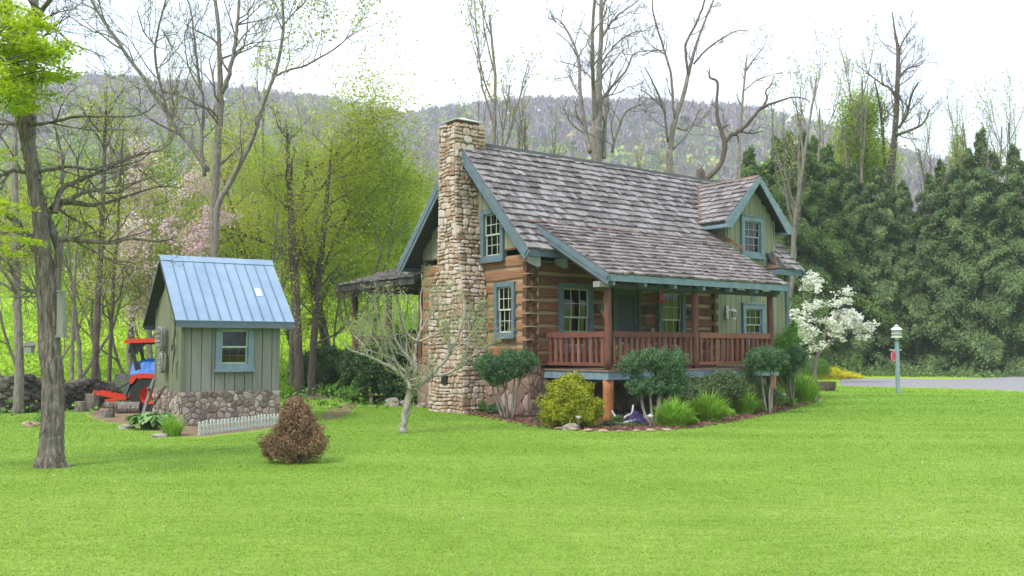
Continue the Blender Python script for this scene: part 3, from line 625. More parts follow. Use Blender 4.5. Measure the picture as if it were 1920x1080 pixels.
# rake boards on the gable, left and right ends
def rake(B, x, ya, za, yb, zb, w=.2, t=.04, drop=.02):
    d = nrm(np.array([0, yb-ya, zb-za])); n = np.array([0, -d[2], d[1]]) if d[1] > 0 else np.array([0, d[2], -d[1]])
    a = np.array([x, ya, za])-n*drop; b = np.array([x, yb, zb])-n*drop
    prism(B, [a, b, b-n*w, a-n*w], (t, 0, 0))
for xr in (RXL-.02, RXR-.02):
    for y0_, y2_ in ((-.55, -.6), (2*RY2+.55, 2*RY2+.6)):
        B = MB(); rake(B, xr, y0_, roofz(-.5)-.05, RY2, RZ, .155, .045); B.build('rake_board', M['blue'], rf)
        B = MB(); rake(B, xr+.02, y2_, roofz(-.5)-.1, RY2, RZ, .25, .03); B.build('rake_board', M['blue'], rf)
for e_ in ((RXL+.02, 7.05, -.5, -.46, EZ-.19, EZ-.03), (8.975, RXR-.02, -.5, -.46, EZ-.19, EZ-.03), (8.93, 8.97, -.498, 0, EZ-.19, EZ-.03), (RXL+.02, RXR-.02, 2*RY2+.46, 2*RY2+.5, EZ-.19, EZ-.03)):
    B = MB(); box(B, *e_); B.build('fascia', M['blue'], rf)
# little hipped return beside the dormer
B = MB(); prism(B, [(8.93, -.5, EZ), (8.93, 0, EZ), (9.4, 0, EZ+.52)], (.02, 0, 0)); prism(B, [(8.9, -.52, EZ+.0), (8.9, -.002, EZ+.0), (9.38, -.002, EZ+.54), (9.32, -.1, EZ+.42)], (.03, .0, .02)); B.build('hip_return', M['copper'], rf)
# rafter braces under the left eave
for x in (-.1, .75):
    B = MB(); prism(B, [(x, -.44, EZ-.17), (x, -.02, EZ-.17), (x, -.02, EZ-.3), (x, -.36, EZ-.42), (x, -.44, EZ-.42)], (.07, 0, 0)); B.build('rafter_end', M['sashgrey'], rf)
# dormer
S2x = 1.5; es2 = nrm(np.array([1, 0, DS]))
B = MB()
for s in (-1, 1):
    prism(B, [(DC, -.30, DZ-.02), (DC+s*S2x, -.30, DZ-.02-S2x*DS), (DC+s*S2x, -.30, DZ-.10-S2x*DS), (DC, -.30, DZ-.10)], (0, 2.4, 0))
dr = B.build('dormer_roof', M['soffit'], house)
B = MB(); SS = math.hypot(S2x, S2x*DS)
def dskp(s_):
    def f(u, sl):
        x = DC+s_*(S2x-sl*S2x/SS); y = -.34+u; z = DZ-abs(x-DC)*DS
        return z < roofz(y)-.06
    return f
shingles(B, (DC-S2x, -.34, DZ-S2x*DS), (0, 1, 0), (1, 0, DS), 2.5, SS, .22, skip=dskp(-1))
shingles(B, (DC+S2x, -.34, DZ-S2x*DS), (0, 1, 0), (-1, 0, DS), 2.5, SS, .22, skip=dskp(1))
B.build('shakes', M['shake_d'], dr)
B = MB()
for s in (-1, 1):
    a = np.array([DC, -.36, DZ-.01]); e = np.array([DC+s*(S2x+.02), -.36, DZ-.01-(S2x+.02)*DS])
    prism(B, [a, e, e-np.array([0, 0, .17]), e+np.array([-s*.24, 0, -.17]) if True else e, a-np.array([0, 0, .19])], (0, .035, 0))
    box(B, min(DC+s*S2x, DC+s*(S2x-.03)), max(DC+s*S2x, DC+s*(S2x-.03)), -.32, .55, DZ-S2x*DS-.19, DZ-S2x*DS-.03)
    box(B, min(DC+s*(S2x-.31), DC+s*(S2x-.03)), max(DC+s*(S2x-.31), DC+s*(S2x-.03)), -.318, .6, DZ-S2x*DS-.20, DZ-S2x*DS-.17)
B.build('barge_board', M['blue_l'], dr)
B = MB(); prism(B, [(DC-.1, -.34, DZ-.07), (DC, -.34, DZ+.045), (DC+.1, -.34, DZ-.07)], (0, 2.3, 0)); B.build('ridge_cap', M['copper'], dr)
B = MB(); yv = (DZ-1.45*DS-EZ)/SL-.5
a = np.array([DC, (DZ-EZ)/SL-.5, DZ]); b = np.array([DC-1.42, yv, DZ-1.42*DS]); nn = np.array([0, 0, .05])
prism(B, [a+nn, b+nn, b+nn+np.array([.09, .0, .06]), a+nn+np.array([.08, 0, .0])], (0, -.06, .02)); B.build('valley_flashing', M['copper'], dr)
B = MB(); prism(B, [(7.13, -.75, 4.36), (7.13, .0, 4.72), (7.13, .35, 5.0), (7.13, .0, 4.86), (7.13, -.7, 4.45)], (.04, 0, 0)); B.build('step_flashing', M['copper'], dr)
# porch roof
PZ0, PZ1, PY0, PY1 = 3.30, 4.70, -2.46, .14; PS = (PZ1-PZ0)/(PY1-PY0)
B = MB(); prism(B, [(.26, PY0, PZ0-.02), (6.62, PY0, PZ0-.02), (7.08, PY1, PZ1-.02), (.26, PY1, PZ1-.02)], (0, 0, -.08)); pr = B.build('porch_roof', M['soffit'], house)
B = MB(); shingles(B, (.235, PY0, PZ0), (1, 0, 0), (0, PY1-PY0, PZ1-PZ0), 6.42, math.hypot(PY1-PY0, PZ1-PZ0), .225, skew=.47); B.build('shakes', M['shake_p'], pr)
B = MB(); box(B, .235, 6.66, PY0-.02, PY0+.02, PZ0-.18, PZ0-.03); B.build('fascia', M['blue_l'], pr)
B = MB()
rake(B, .20, PY0-.06, PZ0-.03, PY1, PZ1, .12, .045); B.build('rake_board', M['blue'], pr); B = MB(); rake(B, .225, PY0-.1, PZ0-.05, PY1-.05, PZ1-.02, .22, .03)
B.build('rake_board', M['blue'], pr)
B = MB(); prism(B, [(.1, PY1-.04, PZ1-.01), (7.1, PY1-.04, PZ1-.01), (7.1, PY1+.03, PZ1+.05), (.1, PY1+.03, PZ1+.05)], (0, 0, .012)); B.build('flashing', M['copper'], pr)
B = MB(); box(B, .30, 6.6, -2.22, -2.10, 2.98, 3.10); box(B, .02, .6, -2.3, -2.02, 2.985, 3.14) if False else None; B.build('header_beam', M['soffit'], pr)
for k in range(7):
    x = .42+k*1.0; B = MB(); box(B, x, x+.075, PY0+.03, PY0+.25, PZ0-.27, PZ0-.13); B.build('rafter_end', M['blue_l'], pr)
B = MB()
for k in range(13): x = .3+k*.51; prism(B, [(x, PY0+.25, PZ0-.1), (x, -.02, PZ0-.1+(2.19)*PS), (x, -.02, PZ0-.22+(2.19)*PS), (x, PY0+.25, PZ0-.22)], (.06, 0, 0))
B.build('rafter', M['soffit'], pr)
B = MB(); box(B, .16, .46, -2.28, -2.06, 2.99, 3.12); B.build('beam_end', M['greywood'], pr)
# porch deck
PX = (.51, 3.42, 6.34); PYF = -2.16
B = MB()
for k in range(18):
    y0 = -2.32+k*.131; box(B, .35, 6.5, y0, y0+.125, 1.10, 1.135)
dk = B.build('porch_deck', M['deck'], house)
B = MB(); box(B, .38, 6.48, -2.30, -2.26, .92, 1.096); box(B, .38, .42, -2.26, -.03, .92, 1.096); box(B, 6.44, 6.48, -2.26, -.03, .92, 1.096); B.build('rim_board', M['blue_l'], dk)
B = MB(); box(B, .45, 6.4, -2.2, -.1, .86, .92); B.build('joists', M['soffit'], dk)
for x in PX:
    B = MB(); Z_ = np.linspace(1.13, 2.98, 8); tube(B, [(x+random.uniform(-.006, .006), PYF, z) for z in Z_], [.085*random.uniform(.95, 1.05) for z in Z_], 10); B.build('porch_post', M['post'], house, smooth=True)
for x in (.51, 3.42, 6.34):
    B = MB(); Z_ = np.linspace(-.1, .92, 6); tube(B, [(x, PYF, z) for z in Z_], [.125*random.uniform(.94, 1.05) for z in Z_], 12); B.build('support_post', M['orangepost'], dk, smooth=True)
def railing(p0, p1, n):
    p0 = np.array(p0, float); p1 = np.array(p1, float); B = MB(); z = 1.94
    beam(B, (*p0, z), (*p1, z), .11, .13, segs=8, jit=.1); beam(B, (*p0, 1.26), (*p1, 1.26), .08, .08, segs=6, jit=.12); r = B.build('railing', M['rail'], house)
    for k in range(n):
        t = (k+.5)/n; c = p0+(p1-p0)*t; d = nrm(p1-p0); o = random.uniform(-.015, .015); B = MB()
        beam(B, (*(c+d*random.uniform(-.01, .01)), 1.215), (*(c+d*o), 1.88), random.uniform(.075, .105), .05, up=(-d[1], d[0], 0), segs=4, jit=.1)
        B.M = None; B.build('baluster', M['rail'], r)
railing((.51, -.05), (.51, -2.1), 10); railing((.6, PYF), (3.33, PYF), 15); railing((3.51, PYF), (6.25, PYF), 14); railing((6.34, -2.05), (6.34, -.05), 10)
# windows and door
for k, (a, b, c, d) in enumerate(WF):
    if k == 1: continue
    window(house, frame((a, -.02, c), (1, 0, 0), (0, -1, 0)), b-a, d-c, fw=.13, rows=(2, 2), curtain='curtain', fm='blue')
a, b, c, d = WG[0]; window(house, frame((-.02, b, c), (0, -1, 0), (-1, 0, 0)), b-a, d-c, fw=.11, sm_='sash', fm='blue')
a, b, c, d = WG[1]; window(house, frame((-.03, b, c), (0, -1, 0), (-1, 0, 0)), b-a, d-c, fw=.13, sm_='sashg', fm='blue')
for (a, b, c, d) in WB: window(house, frame((a, -.03, c), (1, 0, 0), (0, -1, 0)), b-a, d-c, fw=.13, sm_='sashgrey', fm='blue_l', hood=1)
a, b, c, d = WF[1]; md = frame((a, -.02, c), (1, 0, 0), (0, -1, 0)); w = b-a; h = d-c
B = MB(); B.M = md; box(B, 0, .1, -.1, .05, 0, h); box(B, w-.1, w, -.1, .05, 0, h); box(B, .1, w-.1, -.1, .047, h-.1, h); box(B, .1, w-.1, -.1, .04, 0, .03); dd = B.build('door', M['darkgreen'], house)
B = MB(); B.M = md; box(B, .11, .21, -.03, .01, .03, h-.1); box(B, w-.21, w-.11, -.03, .01, .03, h-.1); box(B, .21, w-.21, -.03, .008, h-.2, h-.1); box(B, .21, w-.21, -.03, .008, .03, .4); B.build('screen_door', M['darkgreen'], dd)
B = MB(); B.M = md; box(B, .205, w-.205, -.02, -.01, .39, h-.19); B.build('screen', M['screen'], dd)
B = MB(); B.M = md; box(B, w-.19, w-.165, .01, .04, .95, 1.07); B.build('handle', M['iron'], dd)
# chimney
def cy(z):   # (ymin,ymax) of the chimney at height z
    ZZ = [0, 3.0, 3.7, 5.2, 7.6]; return np.interp(z, ZZ, [1.78, 1.78, 1.94, 2.16, 2.16]), np.interp(z, ZZ, [3.33, 3.33, 2.945, 2.9, 2.9])
CT = 7.42; CXO = -.73; CXI = .22
B = MB()
zs = [-.2, 3.0, 3.7, 5.2, CT-.03]
for z0, z1 in zip(zs[:-1], zs[1:]):
    (a0, b0), (a1, b1) = cy(z0), cy(z1); xi = .0 if z1 <= 5.2 else CXI
    B.add([[CXO+.01, a0+.01, z0], [xi, a0+.01, z0], [xi, b0-.01, z0], [CXO+.01, b0-.01, z0], [CXO+.01, a1+.01, z1], [xi, a1+.01, z1], [xi, b1-.01, z1], [CXO+.01, b1-.01, z1]], BOXF)
ch = B.build('chimney', M['mortar'], house); ch['label'] = 'tall tapering fieldstone chimney on the end wall'
B = MB()
def qf_front(t, z): a, b = cy(z); z = z+.025*math.sin(t*5+z*3)*min(1, t*(1-t)*6); return np.array([CXO, a+(b-a)*t, z]), np.array([-1., 0, 0])
stonewall(B, qf_front, -.05, CT, lambda z: cy(z)[1]-cy(z)[0], .09, .21, .10, .28)
def dep(z): return (CXI-CXO) if z > 5.6 else (0-CXO-.0)
def qf_side(t, z): a, b = cy(z); return np.array([CXO+dep(z)*t, a, z]), np.array([0, -1., 0])
stonewall(B, qf_side, -.05, CT, lambda z: dep(z), .09, .21, .10, .28)
def qf_side2(t, z): a, b = cy(z); return np.array([CXO+dep(z)*t, b, z]), np.array([0, 1., 0])
stonewall(B, qf_side2, -.05, CT, lambda z: dep(z), .12, .2, .2, .36)
def qf_back(t, z): a, b = cy(z); return np.array([CXI, a+(b-a)*t, z]), np.array([1., 0, 0])
stonewall(B, qf_back, 6.3, CT, lambda z: cy(z)[1]-cy(z)[0], .12, .2, .2, .36)
B.build('stones', M['stone'], ch)
B = MB(); box(B, -.55, .08, 2.28, 2.8, CT-.05, CT+.12); B.build('flue_base', M['copper'], ch)
B = MB(); x0, x1, y0, y1, zc = -.66, .18, 2.2, 2.88, CT+.12; B.add([[x0, y0, zc], [x1, y0, zc], [x1, y1, zc], [x0, y1, zc], [(x0+x1)/2, (y0+y1)/2, zc+.14], [x0, y0, zc-.02], [x1, y0, zc-.02], [x1, y1, zc-.02], [x0, y1, zc-.02]], [np.array([[0, 1, 4], [1, 2, 4], [2, 3, 4], [3, 0, 4]]), np.array([[5, 8, 7, 6], [0, 5, 6, 1], [1, 6, 7, 2], [2, 7, 8, 3], [3, 8, 5, 0]])]); B.build('chimney_cap', M['zinc'], ch)
B = MB(); prism(B, [(-.30, 2.10, 6.45), (-.30, 2.10, 6.72), (.24, 2.10, 6.72), (.24, 2.10, 6.58), (-.15, 2.10, 6.44)], (0, .02, 0)); prism(B, [(-.40, 2.12, 6.62-.05), (.24, 2.12, 6.68), (.24, 1.92, 6.49), (-.40, 1.92, 6.44)], (0, 0, .04)); B.build('flashing', M['zinc'], ch)
B = MB(); box(B, CXO-.06, CXO+.0, 2.42, 2.66, .72, 1.02); B.build('cleanout_door', M['black'], ch)
# back porch (behind, left in the picture)
B = MB(); by0, by1 = Wd+.05, 9.3
prism(B, [(-.25, by0, 3.62), (-.25, by1+.1, 3.62), (2.0, by1-2.0, 4.4), (2.0, by0, 4.4)], (0, 0, -.08)); prism(B, [(-.25, by1+.1, 3.62), (6, by1+.1, 3.62), (6, by1-2, 4.4), (2.0, by1-2.0, 4.4)], (0, 0, -.08)); prism(B, [(2, by0, 4.4), (2, by1-2, 4.4), (6, by1-2, 4.4), (6, by0, 4.4)], (0, 0, -.08))
bp_ = B.build('back_porch_roof', M['soffit'], house)
B = MB(); sl = math.hypot(2.25, .78); shingles(B, (-.28, by0, 3.64), (0, 1, 0), (2.25, 0, .78), by1-by0+.1, sl, .24, skip=lambda u, s: u > (by1-by0+.1)-s*.9); B.build('shakes', M['shake_d'], bp_)
B = MB(); box(B, -.27, -.23, by0, by1+.1, 3.42, 3.6); B.build('fascia', M['soffit'], bp_); B = MB(); box(B, -.27, 6, by1+.11, by1+.15, 3.42, 3.6); B.build('fascia', M['soffit'], bp_)
B = MB(); box(B, .1, 6, Wd+.2, by1, 1.0, 1.12); bd = B.build('back_deck', M['deck'], house)
for (x, y) in ((.2, 7.0), (.2, 9.1), (.2, 5.2), (3, 9.1), (6, 9.1)):
    B = MB(); tube(B, [(x, y, z) for z in np.linspace(-.1, 3.45, 5)], .085, 9); B.build('porch_post', M['post'], house, smooth=True)
B = MB(); beam(B, (.2, Wd+.1, 1.95), (.2, 9.1, 1.95), .1, .12); beam(B, (.2, Wd+.1, 1.3), (.2, 9.1, 1.3), .06, .08); beam(B, (.2, 9.1, 1.95), (6, 9.1, 1.95), .1, .12)
for k in range(22): box(B, .17, .22, 5+k*.19, 5.09+k*.19, 1.3, 1.95)
B.build('back_railing', M['post'], house)
B = MB(); box(B, .3, 6, by0+.0, by0+.04, 1.1, 3.55) if False else None
# ------------------------------------------------------------------ bare vine on the back porch corner
t = empty('bare_vine', hw(.1, 9.2, 0), HR, 'tangled leafless vine climbing the corner post and draped over the back porch roof', 'vine'); B = MB()
for k in range(170):
    x0_, y0_ = random.uniform(-.45, .2), random.uniform(-3.6, .4); z0_ = 3.55+max(0, x0_+.35)*.3+random.uniform(-.05, .1); P_ = [(x0_, y0_, z0_)]
    for q in range(6): P_.append((P_[-1][0]+random.uniform(-.12, .08), P_[-1][1]+random.uniform(-.25, .25), P_[-1][2]+random.uniform(-.16, .06)))
    tube(B, P_, .009, 3)
for k in range(5): tube(B, smoothpath([(.1+random.uniform(-.1, .1), -.1+random.uniform(-.1, .1), z) for z in (0, 1, 2, 3, 3.6)], 4), .015, 4)
B.build('stems', M['bark_dk'], t)
# ------------------------------------------------------------------ things on and around the porch
def hthing(name, x, y, z, label, cat, group=None): return empty(name, hw(x, y, z), HR, label, cat, group)
t = hthing('wall_lantern', 7.17, -.06, 2.62, 'white carriage lantern with clear panes on the sage board wall beside the porch', 'lantern')
B = MB(); box(B, -.06, .06, 0, .03, -.16, .22); tube(B, smoothpath([(0, 0, .12), (0, -.1, .24), (0, -.17, .2), (0, -.17, .14)], 4), .014, 6); B.build('bracket', M['white'], t)
B = MB()
lathe(B, [(.02, .14), (.05, .12), (.115, .07), (.12, .05)], (0, -.17, 0), 6); lathe(B, [(.09, -.17), (.10, -.15), (.10, -.13), (.02, -.13)], (0, -.17, 0), 6)
for k in range(6): th = k*math.pi/3; beam(B, (.1*math.cos(th), -.17+.1*math.sin(th), .05), (.085*math.cos(th), -.17+.085*math.sin(th), -.15), .014, .014)
B.build('lantern_cage', M['white'], t)
B = MB(); lathe(B, [(.08, -.13), (.092, .05)], (0, -.17, 0), 6); B.build('pane', M['glass'], t)
t = hthing('wall_lamp', 5.62, -.05, 2.55, 'small dark porch lamp on the log wall right of the second window', 'lamp')
B = MB(); box(B, -.04, .04, 0, .02, -.12, .12); lathe(B, [(.02, .14), (.06, .09), (.06, .07)], (0, -.1, 0), 8); lathe(B, [(.05, -.12), (.055, -.1)], (0, -.1, 0), 8); beam(B, (0, 0, .1), (0, -.1, .12), .015, .015); B.build('lamp_body', M['iron'], t)
B = MB(); lathe(B, [(.045, -.1), (.05, .07)], (0, -.1, 0), 8); B.build('lamp_glass', M['sash'], t)
# diamond plaque
t = hthing('diamond_plaque', 2.33, -.09, 2.66, 'diamond shaped stained panel, blue over yellow, hung between window and door', 'plaque')
B = MB(); s = .27; q = [(0, 0, s), (-s*.72, 0, 0), (0, 0, -s), (s*.72, 0, 0)]
for i in range(4): beam(B, q[i], q[(i+1) % 4], .02, .02)
B.build('plaque_frame', M['chink'], t)
B = MB(); prism(B, [(0, 0, .14), (-.12, 0, .05), (-.12, 0, -.08), (.12, 0, -.08), (.12, 0, .05)], (0, .01, 0)); B.build('blue_glass', M['tinseam'], t)
B = MB(); prism(B, [(-.12, 0, -.085), (.12, 0, -.085), (0, 0, -.25)], (0, .01, 0)); B.build('yellow_glass', plain('yellow glass', (.5, .36, .05), rough=.3), t)
# wreath
t = hthing('wreath', 4.02, -.1, 2.45, 'round dark twig wreath with a pale ribbon beside the porch door', 'wreath')
B = MB(); C = []
for k in range(60):
    th = rng.uniform(0, 6.28); a = np.linspace(th, th+1.2, 6); r = .27+rng.uniform(-.05, .05)
    tube(B, [(r*math.cos(x), rng.uniform(-.04, .02), r*math.sin(x)*1.15) for x in a], .006, 3)
B.build('twigs', M['bark_dk'], t)
B = MB(); prism(B, [(-.03, -.06, -.3), (-.1, -.06, -.45), (0, -.06, -.34), (.06, -.06, -.47), (.04, -.06, -.28)], (0, .01, 0)); B.build('ribbon', M['sashgrey'], t)
# hummingbird feeder
t = hthing('hummingbird_feeder', 3.15, -1.3, 2.76, 'red hummingbird feeder hanging from the porch ceiling', 'feeder')
B = MB(); lathe(B, [(.02, .0), (.11, .02), (.12, .05), (.04, .07), (.035, .09)], k=12); lathe(B, [(.05, .26), (.06, .28), (.02, .31)], k=12)
for k in range(5): th = k*1.257; lathe(B, [(.0, .03), (.022, .06), (.012, .055)], (.1*math.cos(th), .1*math.sin(th), 0), 6)
B.build('base', M['red'], t)
B = MB(); lathe(B, [(.04, .09), (.045, .26)], k=10); B.build('bottle', plain('red nectar', (.5, .05, .06), rough=.1), t)
B = MB(); tube(B, [(0, 0, .3), (0, 0, .62)], .004, 4); B.build('hanger', M['iron'], t)
# heart ornament
t = MB(); a = np.linspace(0, 2*math.pi, 28)[:-1]; P2 = [(.0055*16*math.sin(x)**3, 0, .0055*(13*math.cos(x)-5*math.cos(2*x)-2*math.cos(3*x)-math.cos(4*x))) for x in a]
t.add(np.concatenate([np.array(P2), np.array(P2)+[0, .02, 0], np.array(P2)*.7, np.array(P2)*.7+[0, .02, 0]]), [np.array([[i, (i+1) % 27, 54+(i+1) % 27, 54+i] for i in range(27)]), np.array([[27+i, 27+(i+1) % 27, i+0*1 if False else (i+1) % 27, i] for i in range(27)]), np.array([[54+i, 54+(i+1) % 27, 81+(i+1) % 27, 81+i] for i in range(27)])])
o = t.build('heart_ornament', plain('teal paint', (.10, .30, .28)), None); o.location = hw(8.35, -.07, 3.12); o.rotation_euler = (0, 0, HR); tag(o, 'small teal open heart hung on the board wall above the lower window', 'ornament')
# flower pots on the porch
for k, (x, y) in enumerate(((1.5, -1.6), (2.4, -1.9))):
    t = hthing('flower_pot', x, y, 1.135, ['pot of pink and white flowers behind the balusters near the corner post', 'second flower pot on the porch floor, nearer the door'][k], 'flower pot', 'flower pots on the porch')
    B = MB(); lathe(B, [(.1, 0), (.15, .26), (.165, .26), (.165, .3), (.13, .3)], k=14); B.build('pot', M['copper'], t)
    B = MB(); C, D = puffpts((0, 0, .42), (.22, .22, .16), 300); leaves(B, C, .06, .04); B.build('foliage', M['fern'], t)
    B = MB(); C, D = puffpts((0, 0, .44), (.24, .24, .17), 90, lo=.95); leaves(B, C, .06, .055); B.build('blossom', M['pinkf'], t)

# ------------------------------------------------------------------ SHED
SR = math.radians(32); SHC = np.array([-6.84, 19.9, 0]); SU = np.array([math.cos(SR), math.sin(SR), 0]); SV = np.array([-math.sin(SR), math.cos(SR), 0])
def sw(x, y, z=0): return SHC+SU*x+SV*y+np.array([0, 0, z])
shed = empty('garden_shed', SHC, SR, 'small grey green board shed with a blue metal roof on a stone base', 'shed')
SW, SD, SB, SE, SRZ = 2.1, 2.6, .72, 2.2, 3.62; sy0, sy1 = -.22, SD+.42; sym = (sy0+sy1)/2; SSL = (SRZ-SE)/(sym-sy0)
def sroof(y): return SE+(y-sy0)*SSL if y < sym else SE+(sy1-y)*SSL
B = MB(); box(B, 0, SW, 0, .12, -.2, SB); box(B, 0, .12, .12, SD, -.2, SB); box(B, SW-.12, SW, .12, SD, -.2, SB); box(B, .12, SW-.12, SD-.12, SD, -.2, SB); sbase = B.build('stone_base', M['mortar_g'], shed)
def wallq(p0, du, out, z0, z1):
    p0 = np.array(p0, float); du = np.array(du, float); out = np.array(out, float); return lambda t, z: (p0+du*t+np.array([0, 0, z0+(z1-z0)*z]), out)
for p0_, du_, o_, L_w in (((0, 0, 0), (SW, 0, 0), (0, -1, 0), SW), ((0, 0, 0), (0, SD, 0), (-1, 0, 0), SD), ((SW, 0, 0), (0, SD, 0), (1, 0, 0), SD)):
    B = MB(); mosaic(B, wallq(p0_, du_, o_, -.08, SB-.005), L_w, SB+.075, .125, .03); B.build('stones', M['stone_g'], sbase)

SWIN = (.70, 1.50, 1.17, 2.13)
B = MB(); boards(B, frame((0, .03, 0), (1, 0, 0), (0, -1, 0)), 0, SW, lambda x: sroof(.0)-.05, SB+.001, [SWIN], bw=.21, th=.03)
boards(B, frame((SW-.03, 0, 0), (0, 1, 0), (1, 0, 0)), 0, SD, lambda y: sroof(y)-.06, SB+.001, bw=.21, th=.03); boards(B, frame((0, SD-.03, 0), (1, 0, 0), (0, 1, 0)), 0, SW, lambda y: sroof(SD)-.05, SB, bw=.21, th=.03)
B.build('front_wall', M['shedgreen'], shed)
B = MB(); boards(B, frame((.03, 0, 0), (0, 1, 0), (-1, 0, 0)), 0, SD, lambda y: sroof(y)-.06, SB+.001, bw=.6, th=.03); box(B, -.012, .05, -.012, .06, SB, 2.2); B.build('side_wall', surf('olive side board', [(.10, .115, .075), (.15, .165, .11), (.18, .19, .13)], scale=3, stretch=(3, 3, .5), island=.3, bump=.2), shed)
B = MB()
prism(B, [(-.15, sy0, SE), (-.15, sym, SRZ), (-.15, sym, SRZ-.07), (-.15, sy0, SE-.07)], (SW+.35, 0, 0)); prism(B, [(-.15, sy1, SE), (-.15, sym, SRZ), (-.15, sym, SRZ-.07), (-.15, sy1, SE-.07)], (SW+.35, 0, 0))
sr = B.build('roof', M['soffit'], shed); sr['label'] = 'blue painted standing seam metal roof'
B = MB(); n_ = nrm(np.array([0, -(SRZ-SE), sym-sy0])); 
for s in (0, 1):
    ya, yb = (sy0-.02, sym) if s == 0 else (sy1+.02, sym); za = SE-.02*SSL
    prism(B, [(-.18, ya, za+.006), (-.18, yb, SRZ+.006), (-.18, yb, SRZ+.02), (-.18, ya, za+.02)], (SW+.41, 0, 0))
B.build('metal_sheet', M['tin'], sr)
B = MB()
for k in range(1, 11):
    x = -.18+(SW+.41)*k/11
    for s in (0, 1):
        ya, yb = (sy0-.022, sym-.05) if s == 0 else (sy1+.022, sym+.05)
        wS = .008 if k % 2 else .013; beam(B, (x, ya, SE-.0+.024), (x, yb, SRZ-.05*SSL+.026), wS, .022, up=(0, 0, 1))
B.build('seam', M['tinseam'], sr)
B = MB(); prism(B, [(-.19, sym-.13, SRZ-.075), (-.19, sym, SRZ+.055), (-.19, sym+.13, SRZ-.075), (-.19, sym, SRZ+.035)], (SW+.43, 0, 0)); B.build('ridge_cap', M['tin'], sr)
slate = plain('slate blue paint', (.09, .13, .17), rough=.6)
for a_, b_ in ((sy0-.01, sy0+.02), (sy1-.02, sy1+.01)): B = MB(); box(B, -.16, SW+.21, a_, b_, SE-.15, SE-.01); B.build('fascia', slate, sr)
B = MB(); prism(B, [(-.185, sy0, SE-.02), (-.185, sym, SRZ-.02), (-.185, sym, SRZ-.1), (-.185, sy0, SE-.1)], (.03, 0, 0)); prism(B, [(-.185, sy1, SE-.02), (-.185, sym, SRZ-.02), (-.185, sym, SRZ-.1), (-.185, sy1, SE-.1)], (.03, 0, 0)); B.build('rake_board', M['soffit'], sr)
B = MB(); y_ = sy0+.62; o_ = np.array([SW-.42, y_, sroof(y_)+.03]); d_ = nrm(np.array([0, 1, SSL])); prism(B, [o_, o_+np.array([.13, 0, 0]), o_+np.array([.13, 0, 0])+d_*.26, o_+d_*.26], (0, 0, .008)); B.build('patch', M['white'], sr)
window(shed, frame((SWIN[0], -.0, SWIN[2]), (1, 0, 0), (0, -1, 0)), SWIN[1]-SWIN[0], SWIN[3]-SWIN[2], fw=.115, sm_='sashg', fm='blue_l', rows=(1, 1), cols=1)
B = MB()
for k in (1, 2): x = SWIN[0]+.13+(.54)*k/3; box(B, x-.006, x+.006, .055, .065, SWIN[2]+.13, SWIN[3]-.13)
for k in range(1, 4): z = SWIN[2]+.12+.72*k/4; box(B, SWIN[0]+.12, SWIN[1]-.12, .056, .064, z-.006, z+.006)
B.build('window_grille', M['copper'], shed)
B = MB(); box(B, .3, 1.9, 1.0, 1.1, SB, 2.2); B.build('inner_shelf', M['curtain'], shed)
# things on the shed side wall (x=0 plane, facing -x)
def woven(y, z, w, h, label):
    t = empty('woven_basket', sw(-.03, y, z), SR, label, 'basket', 'baskets hung on the shed side wall'); B = MB()
    a = np.linspace(0, 2*math.pi, 25); P_ = [(-.09, w/2*np.sign(math.cos(x))*abs(math.cos(x))**.6, h/2*np.sign(math.sin(x))*abs(math.sin(x))**.5) for x in a]; tube(B, P_, .022, 6, cap=False)
    P_ = [(-.02, p[1]*1.0, p[2]*1.0) for p in P_]; tube(B, P_, .018, 6, cap=False); B.build('rim', M['greywood'], t)
    B = MB()
    for k in range(1, 6): q = -w/2+w*k/6; box(B, -.12, -.10, q-.018, q+.018, -h/2*.93, h/2*.93)
    for k in range(1, int(h/.09)): q = -h/2+h*k/int(h/.09); box(B, -.135, -.12, -w/2*.95, w/2*.95, q-.016, q+.016)
    B.build('slats', M['greywood'], t)
woven(1.55, 1.83, .52, .50, 'larger grey woven basket hung high on the shed side wall'); woven(1.35, 1.3, .30, .40, 'smaller grey woven basket hung low on the shed side wall')
t = MB(); P_ = smoothpath([(0, 0, .62), (-.02, -.03, .3), (-.02, .06, .1), (-.02, .14, .04), (-.02, .2, -.05)], 5); tube(t, P_, .016, 5); P_ = smoothpath([(-.02, .04, .14), (-.02, -.02, -.1), (-.02, .06, -.3), (-.02, .08, -.52)], 5); tube(t, P_, np.linspace(.022, .007, len(P_)), 5)
prism(t, [(-.03, .1, .1), (-.03, .2, .06), (-.03, .2, -.06), (-.03, .13, 0)], (.02, 0, 0)); o = t.build('hanging_tool', M['iron'], None); o.location = sw(-.03, .45, 1.62); o.rotation_euler = (0, 0, SR); tag(o, 'rusty long hooked farm tool hanging near the shed front corner', 'farm tool')
t = MB(); tube(t, smoothpath([(0, 0, 0), (-.02, .12, .3), (-.02, .45, .42)], 5), .009, 5); o = t.build('hanging_hose', M['black'], None); o.location = sw(-.03, .35, 1.85); o.rotation_euler = (0, 0, SR); tag(o, 'thin black bent rod hung high on the shed side wall under the roof edge', 'rod')
t = MB(); tube(t, smoothpath([(0, 0, .1), (0, .04, 0), (0, .0, -.3)], 5), .012, 5); o = t.build('sickle', M['iron'], None); o.location = sw(-.03, .2, 1.25); o.rotation_euler = (0, 0, SR); tag(o, 'short rusty hook on the shed side wall, lowest of the hung tools', 'farm tool')
t = empty('old_plow', sw(-.3, 1.5, 0), SR, 'old wooden and iron cultivator frame leaning on the shed side wall', 'plow')
